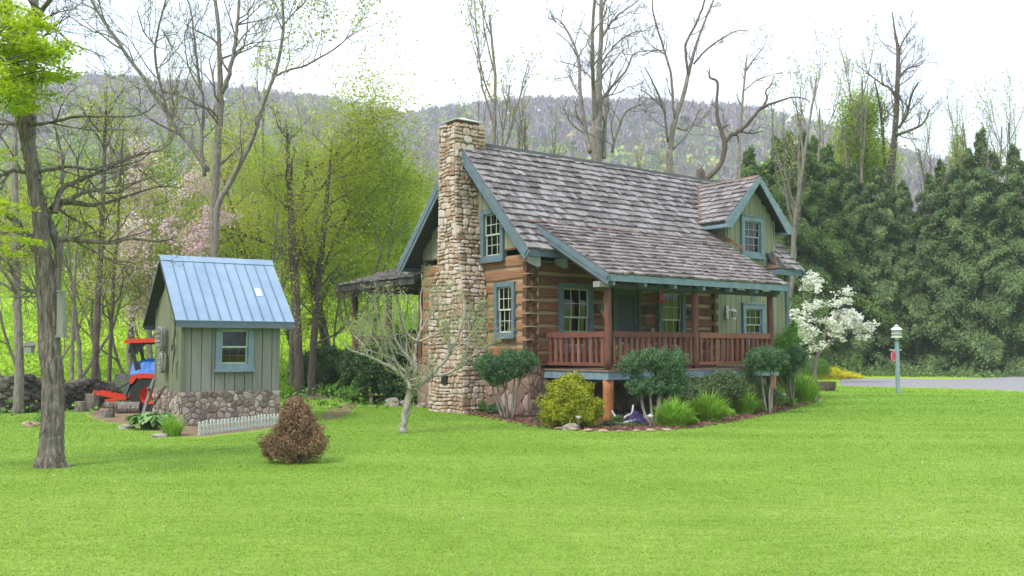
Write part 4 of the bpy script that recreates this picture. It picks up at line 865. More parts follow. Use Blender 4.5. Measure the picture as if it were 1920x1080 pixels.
B = MB(); beam(B, (-.1, .35, 0), (.12, .2, .95), .07, .05); beam(B, (-.15, -.75, .0), (.15, -1.0, .85), .02, .02) if False else None; beam(B, (-.1, .45, .0), (.1, .35, .85), .05, .04); B.build('wooden_handle', M['greywood'], t)
B = MB(); tube(B, smoothpath([(-.1, 0, .05), (.05, -.5, .55), (.15, -.75, .8), (.15, -.9, .82)], 4), .018, 6); tube(B, [(0, .25, .45), (.1, -.6, .6)], .014, 5); tube(B, [(0, .25, .75), (.0, .05, .72)], .03, 6); B.build('iron_bar', M['iron'], t)

# picket fence in front of the shed
def pickets(name, A, Bp, n, H, wd, m, label, railz, gapjit=.01, group=None, round_=True):
    A = np.array(A, float); Bp = np.array(Bp, float); t = empty(name, A, 0, label, 'fence', group); d = nrm(Bp-A); L = np.linalg.norm(Bp-A); nrmv = np.array([-d[1], d[0], 0])
    for k in range(n):
        B = MB(); c = d*(L*k/(n-1)); hh = H*random.uniform(.96, 1.04); tl = random.uniform(-.012, .012)*H*2
        poly = [c-d*wd/2, c+d*wd/2, c+d*wd/2+d*tl+np.array([0, 0, hh*.9]), c+d*wd*.3+d*tl+np.array([0, 0, hh*.97]), c+d*tl+np.array([0, 0, hh]), c-d*wd*.3+d*tl+np.array([0, 0, hh*.97]), c-d*wd/2+d*tl+np.array([0, 0, hh*.9])]
        prism(B, [p-nrmv*.008 for p in poly], nrmv*.016); B.build('picket', m, t)
    B = MB()
    for z in railz: beam(B, np.array([0, 0, z])+nrmv*.02, d*L+np.array([0, 0, z])+nrmv*.02, .02, .03)
    B.build('rail', m, t); return t
pickets('picket_fence', gnd(374, 817), gnd(520, 799), 24, .27, .052, M['whiteworn'], 'low worn white picket fence at the foot of the shed', (.06, .18))
pickets('picket_fence', gnd(218, 762), gnd(330, 758), 18, .95, .09, M['greywood'], 'tall grey unpainted picket fence behind the tractor', (.3, .8))

# ------------------------------------------------------------------ TRACTOR (local x forward = to the right)
TR = gnd(268, 772); TRo = empty('tractor', TR, math.radians(8), 'red compact tractor with a blue tarp over the seat, half behind the shed', 'tractor'); TRo.scale = (.88,)*3; TRo.location[0] += .16
def wheel(x, y, r, w):
    B = MB(); B.M = frame((x, y, r), (1, 0, 0), (0, 1, 0)); k = 28
    prof = [(r*.49, -w/2), (r*.93, -w/2), (r*.99, -w*.3), (r, 0), (r*.99, w*.3), (r*.93, w/2), (r*.62, w/2)]
    th = np.arange(k)*2*math.pi/k; V = np.array([[p*math.cos(a), q, p*math.sin(a)] for p, q in prof for a in th]); n = len(prof); i = np.arange(n)[:, None]*k; j = np.arange(k)[None]; j2 = (j+1) % k; i2 = ((np.arange(n)+1) % n)[:, None]*k
    B.add(V, np.stack([i+j, i+j2, i2+j2, i2+j], -1).reshape(-1, 4))
    for q in range(20):
        a = q*2*math.pi/20; s = 1 if q % 2 else -1; c = np.array([math.cos(a)*r, 0, math.sin(a)*r]); a2 = a+.12; c2 = np.array([math.cos(a2)*r, s*w/2, math.sin(a2)*r]); beam(B, c, c2, .03, .05, up=nrm(c))
    wh = B.build('wheel', M['tyre'], TRo)
    B = MB(); B.M = frame((x, y, r), (1, 0, 0), (0, 1, 0)); prof = [(.04, -w*.2), (r*.3, -w*.05), (r*.44, -w*.34), (r*.5, -w*.45), (r*.6, w*.45), (r*.5, w*.2), (.04, w*.2)]
    V = np.array([[p*math.cos(a), q, p*math.sin(a)] for p, q in prof for a in th]); n = len(prof); i = np.arange(n-1)[:, None]*k
    B.add(V, np.stack([i+j, i+j2, i+k+j2, i+k+j], -1).reshape(-1, 4)); B.build('rim', M['red'], wh)
wheel(.15, -.62, .52, .34); wheel(.15, .62, .52, .34); wheel(1.75, -.5, .32, .22); wheel(1.75, .5, .32, .22)
B = MB(); box(B, -.1, 1.2, -.25, .25, .35, .75); box(B, 1.2, 2.1, -.2, .2, .4, .6); B.build('chassis', M['black'], TRo)
for y in (-.82, .42):
    B = MB(); prism(B, [(-.38, y, .86), (-.34, y, 1.04), (-.1, y, 1.14), (.5, y, 1.12), (.8, y, .9), (.8, y, .8), (.62, y, 1.0), (-.2, y, 1.0), (-.3, y, .84)], (0, .4, 0)); B.build('fender', M['red'], TRo)
B = MB(); prism(B, [(1.05, -.28, .6), (1.05, -.28, 1.2), (1.9, -.28, 1.12), (2.15, -.28, .95), (2.15, -.28, .6)], (0, .56, 0)); B.build('hood', M['red'], TRo)
B = MB()
P_ = []
for a in np.linspace(-.42, 1.05, 9):
    for b in np.linspace(-.6, .6, 7): P_.append([a, b, 1.14+(.26+.16*math.sin(a*2+1.2))*(1-(b/.62)**2)**.5+rng.uniform(-.02, .02)-(.12 if abs(b) > .55 else 0)])
for a in np.linspace(-.42, 1.05, 9):
    for b in np.linspace(-.6, .6, 7): P_.append([a, b, 1.10])
Q_ = [[i*7+j, i*7+7+j, i*7+8+j, i*7+j+1] for i in range(8) for j in range(6)]; Q2 = [[63+x for x in q[::-1]] for q in Q_]
edge = [j for j in range(7)]+[i*7+6 for i in range(1, 9)]+[8*7+j for j in range(5, -1, -1)]+[i*7 for i in range(7, 0, -1)]
Q3 = [[edge[i], edge[(i+1) % len(edge)], 63+edge[(i+1) % len(edge)], 63+edge[i]] for i in range(len(edge))]
B.add(P_, np.array(Q_+Q2+Q3)); B.build('seat_tarp', M['tarp'], TRo)
B = MB()
for y in (-.5, .5): beam(B, (-.2, y, 1.0), (-.42, y, 1.95), .07, .09); beam(B, (-.02, y, 1.0), (-.30, y, 1.5), .05, .06)
beam(B, (-.42, -.5, 1.9), (-.42, .5, 1.9), .07, .07); beam(B, (-.45, -.45, 1.99), (.2, -.45, 1.99), .05, .05); beam(B, (-.45, .45, 1.99), (.2, .45, 1.99), .05, .05); prism(B, [(-.52, -.5, 1.72), (-.45, -.5, 2.0), (.0, -.5, 2.0), (-.28, -.5, 1.68)], (0, .04, 0)); B.build('roll_bar', M['black'], TRo)
B = MB(); prism(B, [(-.62, -.62, 2.0), (-.58, -.62, 2.09), (-.4, -.62, 2.12), (1.0, -.62, 2.17), (1.1, -.62, 2.13), (1.1, -.62, 2.05), (-.4, -.62, 2.0)], (0, 1.24, 0)); B.build('canopy', M['red'], TRo)
B = MB()
for y in (-.3, .3): beam(B, (-.2, y, .7), (-.5, 0, .9), .04, .05); beam(B, (-.5, y*.2, .92), (-.62, y, .38), .05, .06); beam(B, (-.1, y, .45), (-.66, y, .36), .05, .05)
beam(B, (-.5, 0, .9), (-1.05, 0, .56), .035, .035); beam(B, (-.62, -.35, .36), (-.62, .35, .36), .06, .06); beam(B, (-1.1, -.1, .5), (-1.1, -.1, .22), .09, .1); B.build('hitch', M['black'], TRo)
B = MB(); beam(B, (-.55, -.4, .40), (-1.42, -.45, .60), .08, .11); beam(B, (-.55, .2, .40), (-1.42, .2, .58), .08, .11); beam(B, (-.95, -.45, .36), (-.95, .3, .36), .35, .04, up=(0, 0, 1)); beam(B, (-1.38, -.45, .56), (-1.38, .25, .55), .06, .08); B.build('implement_arm', M['red'], TRo)

# ------------------------------------------------------------------ lamp post
LP = gnd(1684, 737); LPd = LP[1]; t = empty('lamp_post', LP, 0, 'grey blue lamp post with a white glazed lantern standing in the lawn', 'lamp post')
k_ = LPd/F
B = MB(); box(B, -.06, .06, -.06, .06, -.1, 97*k_); box(B, -.06, .06, -.06, .06, 76*k_, 80*k_) if False else None; lathe(B, [(.04, 97*k_), (.055, 100*k_)], k=4); B.build('post', surf('grey blue post paint', [(.16, .23, .27), (.26, .34, .38)], scale=4, island=0), t)
zb = 101*k_; LW = 10*k_
zb = 104*k_
B = MB(); lathe(B, [(.07, zb-.08), (.07, zb-.02), (LW, zb-.01), (LW, zb+.03)], k=8)
for q in range(8): th = q*math.pi/4; beam(B, (LW*math.cos(th), LW*math.sin(th), zb), (LW*math.cos(th), LW*math.sin(th), zb+.27), .022, .022)
for zz in (.0, .13, .27): 
    for q in range(8): th = q*math.pi/4; t2 = th+math.pi/4; beam(B, (LW*math.cos(th), LW*math.sin(th), zb+zz), (LW*math.cos(t2), LW*math.sin(t2), zb+zz), .018, .018)
lathe(B, [(LW*1.03, zb+.275), (LW*.95, zb+.31), (LW*.5, zb+.38), (.03, zb+.40), (.07, zb+.415), (.09, zb+.425), (.015, zb+.455), (.008, zb+.48)], k=16); B.build('lantern', M['white'], t)
B = MB(); lathe(B, [(LW*.93, zb+.01), (LW*.93, zb+.27)], k=8); B.build('pane', leafmat('frosted pane', [(.5, .52, .5), (.6, .62, .6)], trans=.6), t)
B = MB(); lathe(B, [(.03, zb), (.03, zb+.12), (.012, zb+.16)], k=8); B.build('bulb', M['sash'], t)
B = MB(); tube(B, [(-.24, 0, 80*k_), (.13, 0, 80*k_)], .012, 6); lathe(B, [(.0, -.02), (.025, 0), (0, .03)], (-.25, 0, 80*k_), 8); lathe(B, [(.0, -.02), (.03, 0), (0, .03)], (.14, 0, 80*k_), 8); B.build('sign_bracket', M['white'], t)
o = MB(); a = np.linspace(0, 2*math.pi, 29)[:-1]; prism(o, [(.11*math.cos(x), 0, .2*math.sin(x)) for x in a], (0, .02, 0)); o = o.build('oval_sign', plain('pink red sign paint', (.42, .05, .09), rough=.5), None); o.location = LP+np.array([-.13, -.01, 80*k_-.22]); tag(o, 'small pink red oval sign hanging from the lamp post bracket', 'sign')
# house number style marks too small to read: a pale edge ring only
B = MB(); P_ = [(.09*math.cos(x), -.004, .175*math.sin(x)) for x in np.linspace(0, 2*math.pi, 29)]; tube(B, P_, .004, 4, cap=False); B.build('ring', M['white'], o)

# half-barrel planter
t = empty('barrel_planter', gnd(1549, 733), 0, 'dark half barrel planter at the end of the flower bed by the drive', 'planter')
B = MB(); lathe(B, [(.30, 0), (.36, .15), (.38, .36), (.35, .36), (.34, .3), (.02, .3)], k=24); B.build('barrel', M['bark_dk'], t)
B = MB(); lathe(B, [(.335, .06), (.345, .06), (.36, .10), (.35, .10)], k=24); lathe(B, [(.372, .24), (.388, .24), (.388, .28), (.375, .28)], k=24); B.build('hoop', M['iron'], t)

# solar path lights
for k, (x, y, h) in enumerate(((1085, 806, 27), (1219, 803, 26), (1321, 790, 25), (1400, 777, 24), (1470, 765, 28), (1462, 712, 20))[:5]):
    g = gnd(x, y); sc = g[1]/F*h
    t = empty('path_light', g, 0, ['leftmost path light, in front of the golden bush', 'path light beside the driftwood and purple flowers', 'path light in front of the third daylily clump from the left', 'path light among daylilies, fourth from the left', 'rightmost path light, beside the last daylily clump'][k], 'path light', 'path lights along the bed edge')
    B = MB(); tube(B, [(0, 0, 0), (0, 0, sc*.75)], .011, 6); B.build('stake', M['greywood'], t)
    B = MB(); lathe(B, [(.03, sc*.72), (.035, sc*.75), (.03, sc*.86), (.07, sc*.86), (.04, sc*.96), (.008, sc*1.02)], k=12); B.build('head', M['zinc'], t)

# rocks
def rock(B, c, r, seed, flat=.6):
    rr = np.random.default_rng(seed); nu, nv = 9, 6; u = np.arange(nu)*2*math.pi/nu; v = np.linspace(.15, math.pi-.15, nv)
    V = np.array([[math.sin(b)*math.cos(a), math.sin(b)*math.sin(a), math.cos(b)] for b in v for a in u]); V = np.sign(V)*np.abs(V)**.75
    V = np.asarray(c)+V*np.array([r, r*rr.uniform(.6, 1), r*flat])*(1+.13*rr.normal(size=(len(V), 1)))
    i = np.arange(nv-1)[:, None]*nu; j = np.arange(nu)[None, :]; j2 = (j+1) % nu
    B.add(V, [np.stack([i+j, i+nu+j, i+nu+j2, i+j2], -1).reshape(-1, 4), np.arange(nu)[None], (np.arange(nu)+(nv-1)*nu)[::-1][None]])
def rockthing(px, py, r, label, m='rock', flat=.6, group=None, name='rock'):
    g = gnd(px, py); B = MB(); rock(B, (0, 0, r*flat*.5), r, int(px*7+py), flat); o = B.build(name, M[m], None); o.location = g; tag(o, label, 'rock', group); return o
EDG = smoothpath([gnd(*p) for p in bedpx], 10); n_e = 0
acc = 0; lastp = EDG[0]
for p in EDG[1:]:
    acc += np.linalg.norm(p-lastp); lastp = p
    if acc > .27:
        acc = 0; q = (p[0]/p[1])*F+960; tan = 1050 < q < 1260
        B = MB(); rock(B, (0, 0, .02), random.uniform(.06, .12) if tan else random.uniform(.035, .07), n_e, .28); o = B.build('edging_stone', M['tanrock' if tan else 'copper'], None); o.location = p+np.array([random.uniform(-.03, .03), random.uniform(-.03, .03), 0]); o.rotation_euler = (0, 0, random.uniform(0, 3))
        n_e += 1; side = 'flat tan edging stone along the front curve of the flower bed' if tan else ('dull edging stone along the left edge of the flower bed' if q < 1100 else 'dull edging stone along the right edge of the flower bed')
        tag(o, side, 'edging stone', 'tan edging stones' if tan else ('left edging stones' if q < 1100 else 'right edging stones'))
rockthing(1070, 806, .16, 'pale blue grey rock at the front of the bed by the golden bush', 'rock', .5)
rockthing(57, 801, .17, 'orange tan stone lying in the lawn left of the big trunk', 'tanrock', .45)
rockthing(113, 875, .16, 'flat pale stone at the foot of the big trunk', 'rock', .12)
rockthing(736, 761, .22, 'brown rounded boulder under the garden bench', 'rock', .7)
rockthing(757, 760, .16, 'grey rock right of the garden bench', 'rock', .6)
rockthing(793, 764, .20, 'flat stone beside the chimney foot', 'rock', .4)
rockthing(238, 804, .16, 'flat brown stone left of the variegated hosta', 'rock', .4)
rockthing(300, 820, .16, 'flat stone below the blue flowered clump', 'rock', .3)
rockthing(655, 752, .2, 'low brown stone in front of the fern bed', 'tanrock', .35)
# driftwood
t = empty('driftwood', gnd(1165, 800), 0, 'bleached twisted driftwood lying in the bed beside the orange post', 'driftwood')
B = MB()
for P_ in ([(-.2, 0, .33), (-.12, .0, .2), (-.05, 0, .1), (.05, -.05, .06)], [(.25, 0, .45), (.22, 0, .28), (.12, .0, .22), (.0, 0, .12), (-.15, -.05, .03)], [(-.1, -.1, .03), (.1, -.1, .1), (.3, -.05, .14)]):
    S_ = smoothpath(P_, 5); tube(B, S_, np.linspace(.018, .035, len(S_)), 6)
B.build('branch', M['whiteworn'], t)
# garden bench by the back steps
t = empty('garden_bench', gnd(722, 758), math.radians(20), 'low dark plank bench beside the back porch steps', 'bench')
B = MB(); box(B, -.5, .55, -.15, .15, .26, .30); B.build('seat', M['rail'], t)
for x in (-.42, 0, .45): B = MB(); box(B, x-.03, x+.03, -.12, .12, 0, .258); B.build('leg', M['greywood'], t)
t = empty('plank_shelf', gnd(742, 756), math.radians(20), 'weathered plank shelf on two posts behind the low bench', 'shelf')
B = MB(); box(B, -.55, .75, -.15, .15, .58, .62); B.build('board', M['greywood'], t)
for x in (-.1, .42): B = MB(); box(B, x-.03, x+.03, -.05, .05, 0, .578); B.build('leg', M['greywood'], t)
t = MB(); tube(t, [(0, 0, -.1), (0, 0, 1.05)], .085, 9); o = t.build('short_post', M['post'], None); o.location = gnd(701, 757); tag(o, 'short red brown post left of the low bench', 'post')
# stumps and logs by the tractor
def stump(px, py, r, h, label, lie=False):
    g = gnd(px, py); t = empty('log_round', g, 0, label, 'log', 'cut logs beside the tractor'); B = MB()
    if lie: tube(B, [(-h/2, 0, r), (h/2, .1, r)], [r, r*.95], 12)
    else: tube(B, [(0, 0, 0), (.01, 0, h*.5), (0, .01, h)], [r*1.05, r, r*.97], 12)
    B.build('bark', M['bark'], t, smooth=False)
    B = MB()
    if lie: lathe(B, [(r*.9, 0), (r*.9, .01)], k=12); B.v[0] = np.c_[-h/2-.004-B.v[0][:, 2], B.v[0][:, 0], B.v[0][:, 1]+r]
    else: lathe(B, [(r*.93, h), (r*.93, h+.012)], k=12)
    B.build('cut_face', M['tanrock'], t)
stump(172, 770, .18, .42, 'tall upright log round nearest the big tree'); stump(200, 784, .17, .2, 'squat upright log round in front of the tall one'); stump(213, 770, .12, .45, 'log lying with its pale cut face to the left', True); stump(150, 772, .14, .25, 'smaller log round behind the big trunk'); stump(240, 776, .15, .5, 'brown log lying in front of the tractor wheel', True)
# dry stone wall at the left
t = MB(); kk = 0
for s in np.linspace(-60, 215, 110):
    g0 = gnd(s, 774 if s < 40 else 774-(s-40)*.07, 0); H_ = .72+.08*math.sin(s*.05)-(.15 if s > 110 else 0)
    z = 0
    while z < H_: r = random.uniform(.10, .19); rock(t, (g0[0]+random.uniform(-.08, .08), g0[1]+random.uniform(-.12, .12), z+r*.5+terrain(g0[0], g0[1])), r, kk, .62); z += r*.95; kk += 1
wo_ = gnd(90, 770); o = t.build('dry_stone_wall', M['darkrock'], None, loc=wo_); tag(o, 'dark mossy dry stone wall along the meadow edge at the left', 'wall')
# birdhouses and feeder
t = MB(); box(t, -.09, .09, -.09, .09, 0, .2); prism(t, [(-.13, -.12, .18), (0, -.12, .3), (.13, -.12, .18)], (0, .24, 0)); tube(t, [(0, -.095, .12), (0, -.085, .12)], .03, 10); o = t.build('birdhouse', M['greywood'], None); o.location = pt(55, 662, 24); tag(o, 'small grey birdhouse hung from a low branch left of the big trunk', 'birdhouse')
B = MB(); tube(B, [(0, 0, .3), (.05, 0, .5)], .006, 4); B.build('hanger', M['iron'], o)
t = MB(); prism(t, [(-.045, -.05, -.5), (.055, -.05, -.5), (.02, -.05, .08), (-.05, -.05, .09)], (0, .1, 0)); box(t, -.055, .065, -.06, .06, -.53, -.5); box(t, -.06, .03, -.06, .06, .09, .11); o = t.build('bat_box', M['greywood'], None); o.location = pt(117, 560, 13.1)+np.array([.0, .0, 0]); tag(o, 'long narrow grey wooden box fixed to the right side of the big trunk', 'wooden box')

# ------------------------------------------------------------------ vegetation
def grow(B, tips, p, d, L, r, lvl, mx, nch=5, up=.12, wob=.22, spr=(.45, 1.0), lr=.6, seg=None, t0=.25, rmin=.006, flat=1.0):
    n = max(3, int(3+L*(1.2 if lvl else 1))); n = min(n, 12); P_ = [np.array(p, float)]; D = [nrm(d)]
    for k in range(n):
        dd = nrm(D[-1]+rng.normal(size=3)*wob*np.array([1, 1, .7])+np.array([0, 0, up])); D.append(dd); P_.append(P_[-1]+dd*L/n)
    P_ = np.array(P_); R = np.maximum(r*(1-.75*np.linspace(0, 1, n+1)**1.1), rmin*.6)
    tube(B, P_, R, 8 if lvl == 0 else (5 if lvl == 1 else 3), cap=False)
    if lvl >= mx-1: tips.append(P_[1:])
    if lvl < mx:
        for k in range(nch):
            t = t0+(1-t0)*(k+random.random())/nch; i = min(int(t*n), n-1); f = t*n-i; q = P_[i]*(1-f)+P_[i+1]*f; dd = D[i+1]
            a = nrm(np.cross(dd, rng.normal(size=3))); s = random.uniform(*spr); nd = nrm(dd*math.cos(s)+a*math.sin(s)); nd[2] *= flat; nd = nrm(nd)
            grow(B, tips, q, nd, L*lr*random.uniform(.65, 1.1)*(1-.45*t), max(R[i]*.6, rmin), lvl+1, mx, nch, up, wob, spr, lr, t0=.2, rmin=rmin, flat=flat)
def tipleaves(tips, n, sd):
    if not tips: return np.zeros((0, 3))
    A = np.concatenate(tips); return A[rng.integers(0, len(A), n)]+rng.normal(size=(n, 3))*sd
def treemesh(h, r, mx=3, nch=6, up=.12, spr=(.4, .9), lr=.6, trunkfrac=.35, wob=.12, lean=(0, 0), rmin=.006, flat=1.0):
    """returns wood MB and tips, base at the origin"""
    B = MB(); tips = []; d = nrm([lean[0], lean[1], 1])
    grow(B, tips, (0, 0, -.2), d, h, r, 0, mx, nch, up, wob, spr, lr, t0=trunkfrac, rmin=rmin, flat=flat)
    P0 = B.v[0]; P0[:8] += (P0[:8]-P0[:8].mean(0))*.35        # root flare
    return B, tips
def plant_tree(name, loc, label, cat, Bw, Bl=None, wm='bark', lm='spring', group=None, rot=0, scale=1, leafname='crown'):
    t = empty(name, loc, rot, label, cat, group); t.scale = (scale,)*3 if not isinstance(scale, tuple) else scale
    w = Bw.build('trunk', M[wm], t, smooth=True); 
    if Bl is not None and Bl.n: Bl.build(leafname, M[lm], t)
    return t
def copy_tree(t, loc, rot, scale, label, group=None):
    c = t.copy(); COL.objects.link(c); c.location = loc; c.rotation_euler = (0, 0, rot); c.scale = scale if isinstance(scale, tuple) else (scale,)*3
    c['label'] = label
    if group: c['group'] = group
    for ch_ in t.children: k = ch_.copy(); COL.objects.link(k); k.parent = c
    return c
def base(px, depth):
    p = pt(px, 655, depth); return np.array([p[0], p[1], float(terrain(p[0], p[1]))])
ORD = ['first', 'second', 'third', 'fourth', 'fifth', 'sixth', 'seventh', 'eighth', 'ninth', 'tenth', 'eleventh', 'twelfth', 'thirteenth', 'fourteenth', 'fifteenth', 'sixteenth', 'seventeenth', 'eighteenth', 'nineteenth', 'twentieth', 'twenty-first', 'twenty-second', 'twenty-third', 'twenty-fourth']

# --- trees traced as limb paths at a real distance
def barktube(B, P, R):
    """fine tube with vertical furrows"""
    L_ = np.concatenate([[0], np.cumsum(np.linalg.norm(np.diff(P, axis=0), axis=1))]); n = int(L_[-1]/.035)+2; q = np.linspace(0, L_[-1], n)
    P2 = np.stack([np.interp(q, L_, P[:, k]) for k in range(3)], 1); R2 = np.interp(q, L_, R); k = 72; T = np.gradient(P2, axis=0); T /= np.linalg.norm(T, axis=1)[:, None]
    A = np.cross(T, [.1, 1, .05]); A /= np.linalg.norm(A, axis=1)[:, None]; Bn = np.cross(T, A); th = np.arange(k)*2*math.pi/k; ph = rng.uniform(0, 6, 8)
    tw = q[:, None]*.35; a = th[None]+tw; f = np.zeros((n, k))
    for m_, (fa, fz, am) in enumerate(((2, .9, .07), (3, 1.7, .05), (7, 2.2, .03), (13, 3.1, .022), (17, 6, .02), (23, 4, .018))): f += am*np.sin(fa*a+ph[m_]+1.3*np.sin(fz*q[:, None]+ph[(m_+3) % 8]+.6*a*0))
    f += .02*rng.normal(size=(n, k)); V = P2[:, None]+(R2[:, None]*(1+f))[..., None]*(np.cos(th)[None, :, None]*A[:, None]+np.sin(th)[None, :, None]*Bn[:, None])
    i = np.arange(n-1)[:, None]*k; j = np.arange(k)[None]; j2 = (j+1) % k; B.add(V.reshape(-1, 3), [np.stack([i+j, i+j2, i+k+j2, i+k+j], -1).reshape(-1, 4), (np.arange(k)+(n-1)*k)[None]])
def pathtree(name, depth, paths, label, cat='tree', wm='bark', twigs=14, tl=1.6, mx=2, leaf=None, nleaf=0, lsize=.09, wig=.5, groundbase=True, group=None, up=.1, sd=.25, rmin=.008, twsel=None, flat=1.0):
    B = MB(); tips = []; org = None; kpx = depth/F
    for n_p, path in enumerate(paths):
        off = random.uniform(-1, 1)*wig if n_p else 0
        pts = []; R = []
        m_ = len(path)
        for i, (x, y, r) in enumerate(path):
            dz = depth+(off*i/(m_-1) if m_ > 1 else 0); pts.append(pt(x, y, dz)); R.append(r*kpx)
        if n_p == 0 and groundbase:
            b = pts[0].copy(); g = float(terrain(b[0], b[1]))
            if b[2] > g+.3: pts = [np.array([b[0], b[1], g-.1])]+pts; R = [R[0]*1.25]+R
            org = np.array([pts[0][0], pts[0][1], g])
        pts = np.array(pts); S_ = smoothpath(pts, 5); RR = np.interp(np.linspace(0, 1, len(S_)), np.linspace(0, 1, len(R)), R)
        S_[1:-1] += rng.normal(size=(len(S_)-2, 3))*RR[1:-1, None]*(.05 if RR[0] > .1 else .2)
        if name == 'maple_tree' and RR[0] > .07: barktube(B, S_, RR)
        else: tube(B, S_, RR*(1+.03*rng.normal(size=len(RR))), 10 if R[0] > .1 else 6, cap=True)
        L_ = np.linalg.norm(np.diff(S_, axis=0), axis=1).sum()
        nt_ = int(twigs*(1 if n_p else .8)) if (twsel is None or n_p in twsel) else 0
        for k in range(nt_):
            t = random.uniform(.35 if n_p == 0 else .15, 1); i = int(t*(len(S_)-2)); d = nrm(S_[i+1]-S_[i]); a = nrm(np.cross(d, rng.normal(size=3))); s = random.uniform(.5, 1.1)
            grow(B, tips, S_[i], nrm(d*math.cos(s)+a*math.sin(s)), tl*random.uniform(.5, 1.3)*(1.2-.6*t), max(min(RR[i]*.5, .05), rmin), 1, 1+mx, 4, up, .3, (.4, .9), .6, rmin=rmin, flat=flat)
    if org is None: org = pts[0]
    t = empty(name, org, 0, label, cat, group)
    for i in range(len(B.v)): B.v[i] = B.v[i]-org
    B.build('trunk', M[wm], t, smooth=True)
    if leaf and nleaf:
        L_ = MB(); C = tipleaves(tips, nleaf, sd)-org; leaves(L_, C, lsize, lsize*.6); L_.build('crown', M[leaf], t)
    return t

# big foreground tree at the left
pathtree('maple_tree', 13.2, [
    [(95, 876, 30.6), (96, 850, 23.22), (99, 800, 20.21), (98, 720, 18.92), (94, 650, 19.35), (89, 560, 17.2), (80, 480, 14.62), (72, 400, 13.33), (61, 330, 12.47), (50, 270, 10.75), (38, 205, 10.32), (25, 100, 8.6), (14, 0, 7.74), (5, -120, 6.02)],
    [(66, 340, 10.32), (59, 270, 8.17), (57, 190, 7.74), (60, 100, 6.88), (64, 20, 6.45), (70, -120, 5.16)],
    [(62, 60, 5.16), (80, 20, 4.3), (100, -10, 3.87), (150, -90, 2.58)],
    [(100, 640, 9.46), (106, 552, 10.32), (111, 467, 7.74), (99, 433, 7.74), (90, 407, 7.74), (104, 387, 6.88), (128, 378, 6.02), (163, 384, 4.3), (200, 380, 3.44), (240, 367, 2.58), (300, 350, 1.72), (340, 352, 0.86)],
    [(120, 379, 4.3), (148, 365, 3.87), (174, 357, 3.01), (215, 362, 2.15), (250, 345, 1.548), (290, 330, 0.86)],
    [(108, 450, 5.16), (130, 449, 4.3), (159, 452, 3.956), (211, 455, 3.44), (245, 448, 2.58), (300, 452, 1.72), (330, 446, 0.86)],
    [(104, 400, 5.16), (108, 370, 5.16), (118, 352, 5.16), (140, 342, 4.73), (169, 329, 4.3), (200, 316, 3.87), (231, 300, 3.44), (270, 288, 2.58), (307, 278, 1.892), (329, 249, 1.204), (335, 215, 0.688)],
    [(70, 470, 7.74), (55, 448, 6.88), (41, 430, 6.88), (25, 410, 6.88), (15, 401, 6.02)],
    [(50, 325, 3.44), (27, 320, 3.87), (0, 330, 3.44), (-40, 350, 2.58)],
    [(75, 322, 3.44), (124, 313, 3.096), (160, 316, 2.58), (187, 318, 2.236), (222, 302, 1.72)],
    [(60, 232, 3.87), (27, 232, 3.44), (0, 232, 2.58), (-40, 225, 1.72)],
    [(60, 235, 3.87), (98, 229, 3.096), (142, 219, 2.58), (200, 218, 2.064), (262, 215, 1.548), (300, 190, 0.86)],
    [(80, 440, 2.924), (60, 440, 2.58), (30, 434, 2.064), (0, 440, 1.376)],
    [(115, 345, 2.58), (118, 300, 2.408), (104, 240, 2.064), (95, 200, 1.548), (70, 160, 0.86)],
    [(85, 560, 4.3), (62, 548, 2.58), (28, 541, 1.72)],
    [(60, 100, 3.44), (90, 60, 1.72), (130, 30, 1.032)]],
    'big grey trunked tree with low spreading bare limbs in the left foreground', 'tree', 'bark_big', twigs=7, tl=1.0, mx=2, leaf='pale', nleaf=500, lsize=.03, wig=1.3, rmin=.004, up=.05, twsel={2, 3, 4, 5, 6, 8, 9, 10, 11, 12, 13, 14, 15})
# leafy maple reaching in from the left edge
def leafy_reach():
    B = MB(); tips = []; org = np.array([-8.6, 12.0, 0.])
    tube(B, smoothpath([org+[0, 0, -.1], org+[.1, 0, 2.5], org+[.2, .1, 5], org+[.3, .2, 8.5]], 5), np.linspace(.24, .1, 16), 10)
    L_ = MB(); C = []
    targets = [(10, 60), (45, 90), (75, 92), (30, 150), (5, 190), (88, 105), (55, 40), (10, 15), (65, 148), (35, 195), (92, 128), (0, 110), (25, 110), (8, 420), (-5, 380), (8, 455), (-30, 300), (-60, 100), (80, 62), (-40, 0), (48, 128), (0, 150), (20, 170), (0, 85)]
    for (x, y) in targets:
        e = pt(x, y, 12+random.uniform(-.7, .7)); s = org+np.array([.15, .1, max(2.0, e[2]-1.2)]); P_ = smoothpath([s, (s+e)/2+[0, 0, .25], e], 6); tube(B, P_, np.linspace(.04, .005, len(P_)), 5)
        for k in range(6):
            i = random.randint(5, len(P_)-1); grow(B, tips, P_[i], nrm([random.uniform(-.2, .6), random.uniform(-1, 1), random.uniform(-.2, .3)]), .4, .007, 1, 2, 4, .0, .3, rmin=.003)
        for q in range(8 if y < 250 else 5):
            c = e+rng.normal(size=3)*[.10, .3, .085]; C.append(c+rng.normal(size=(85, 3))*[.075, .11, .018])
    C = np.concatenate(C); leaves(L_, C-org, .046, .034, nor=np.array([[0, 0, 1.]])); 
    t = empty('maple_tree', org, 0, 'bright green leafy tree reaching in at the upper left edge', 'tree')
    for i in range(len(B.v)): B.v[i] = B.v[i]-org
    B.build('trunk', M['bark_dk'], t, smooth=True); L_.build('crown', M['bright'], t)
leafy_reach()
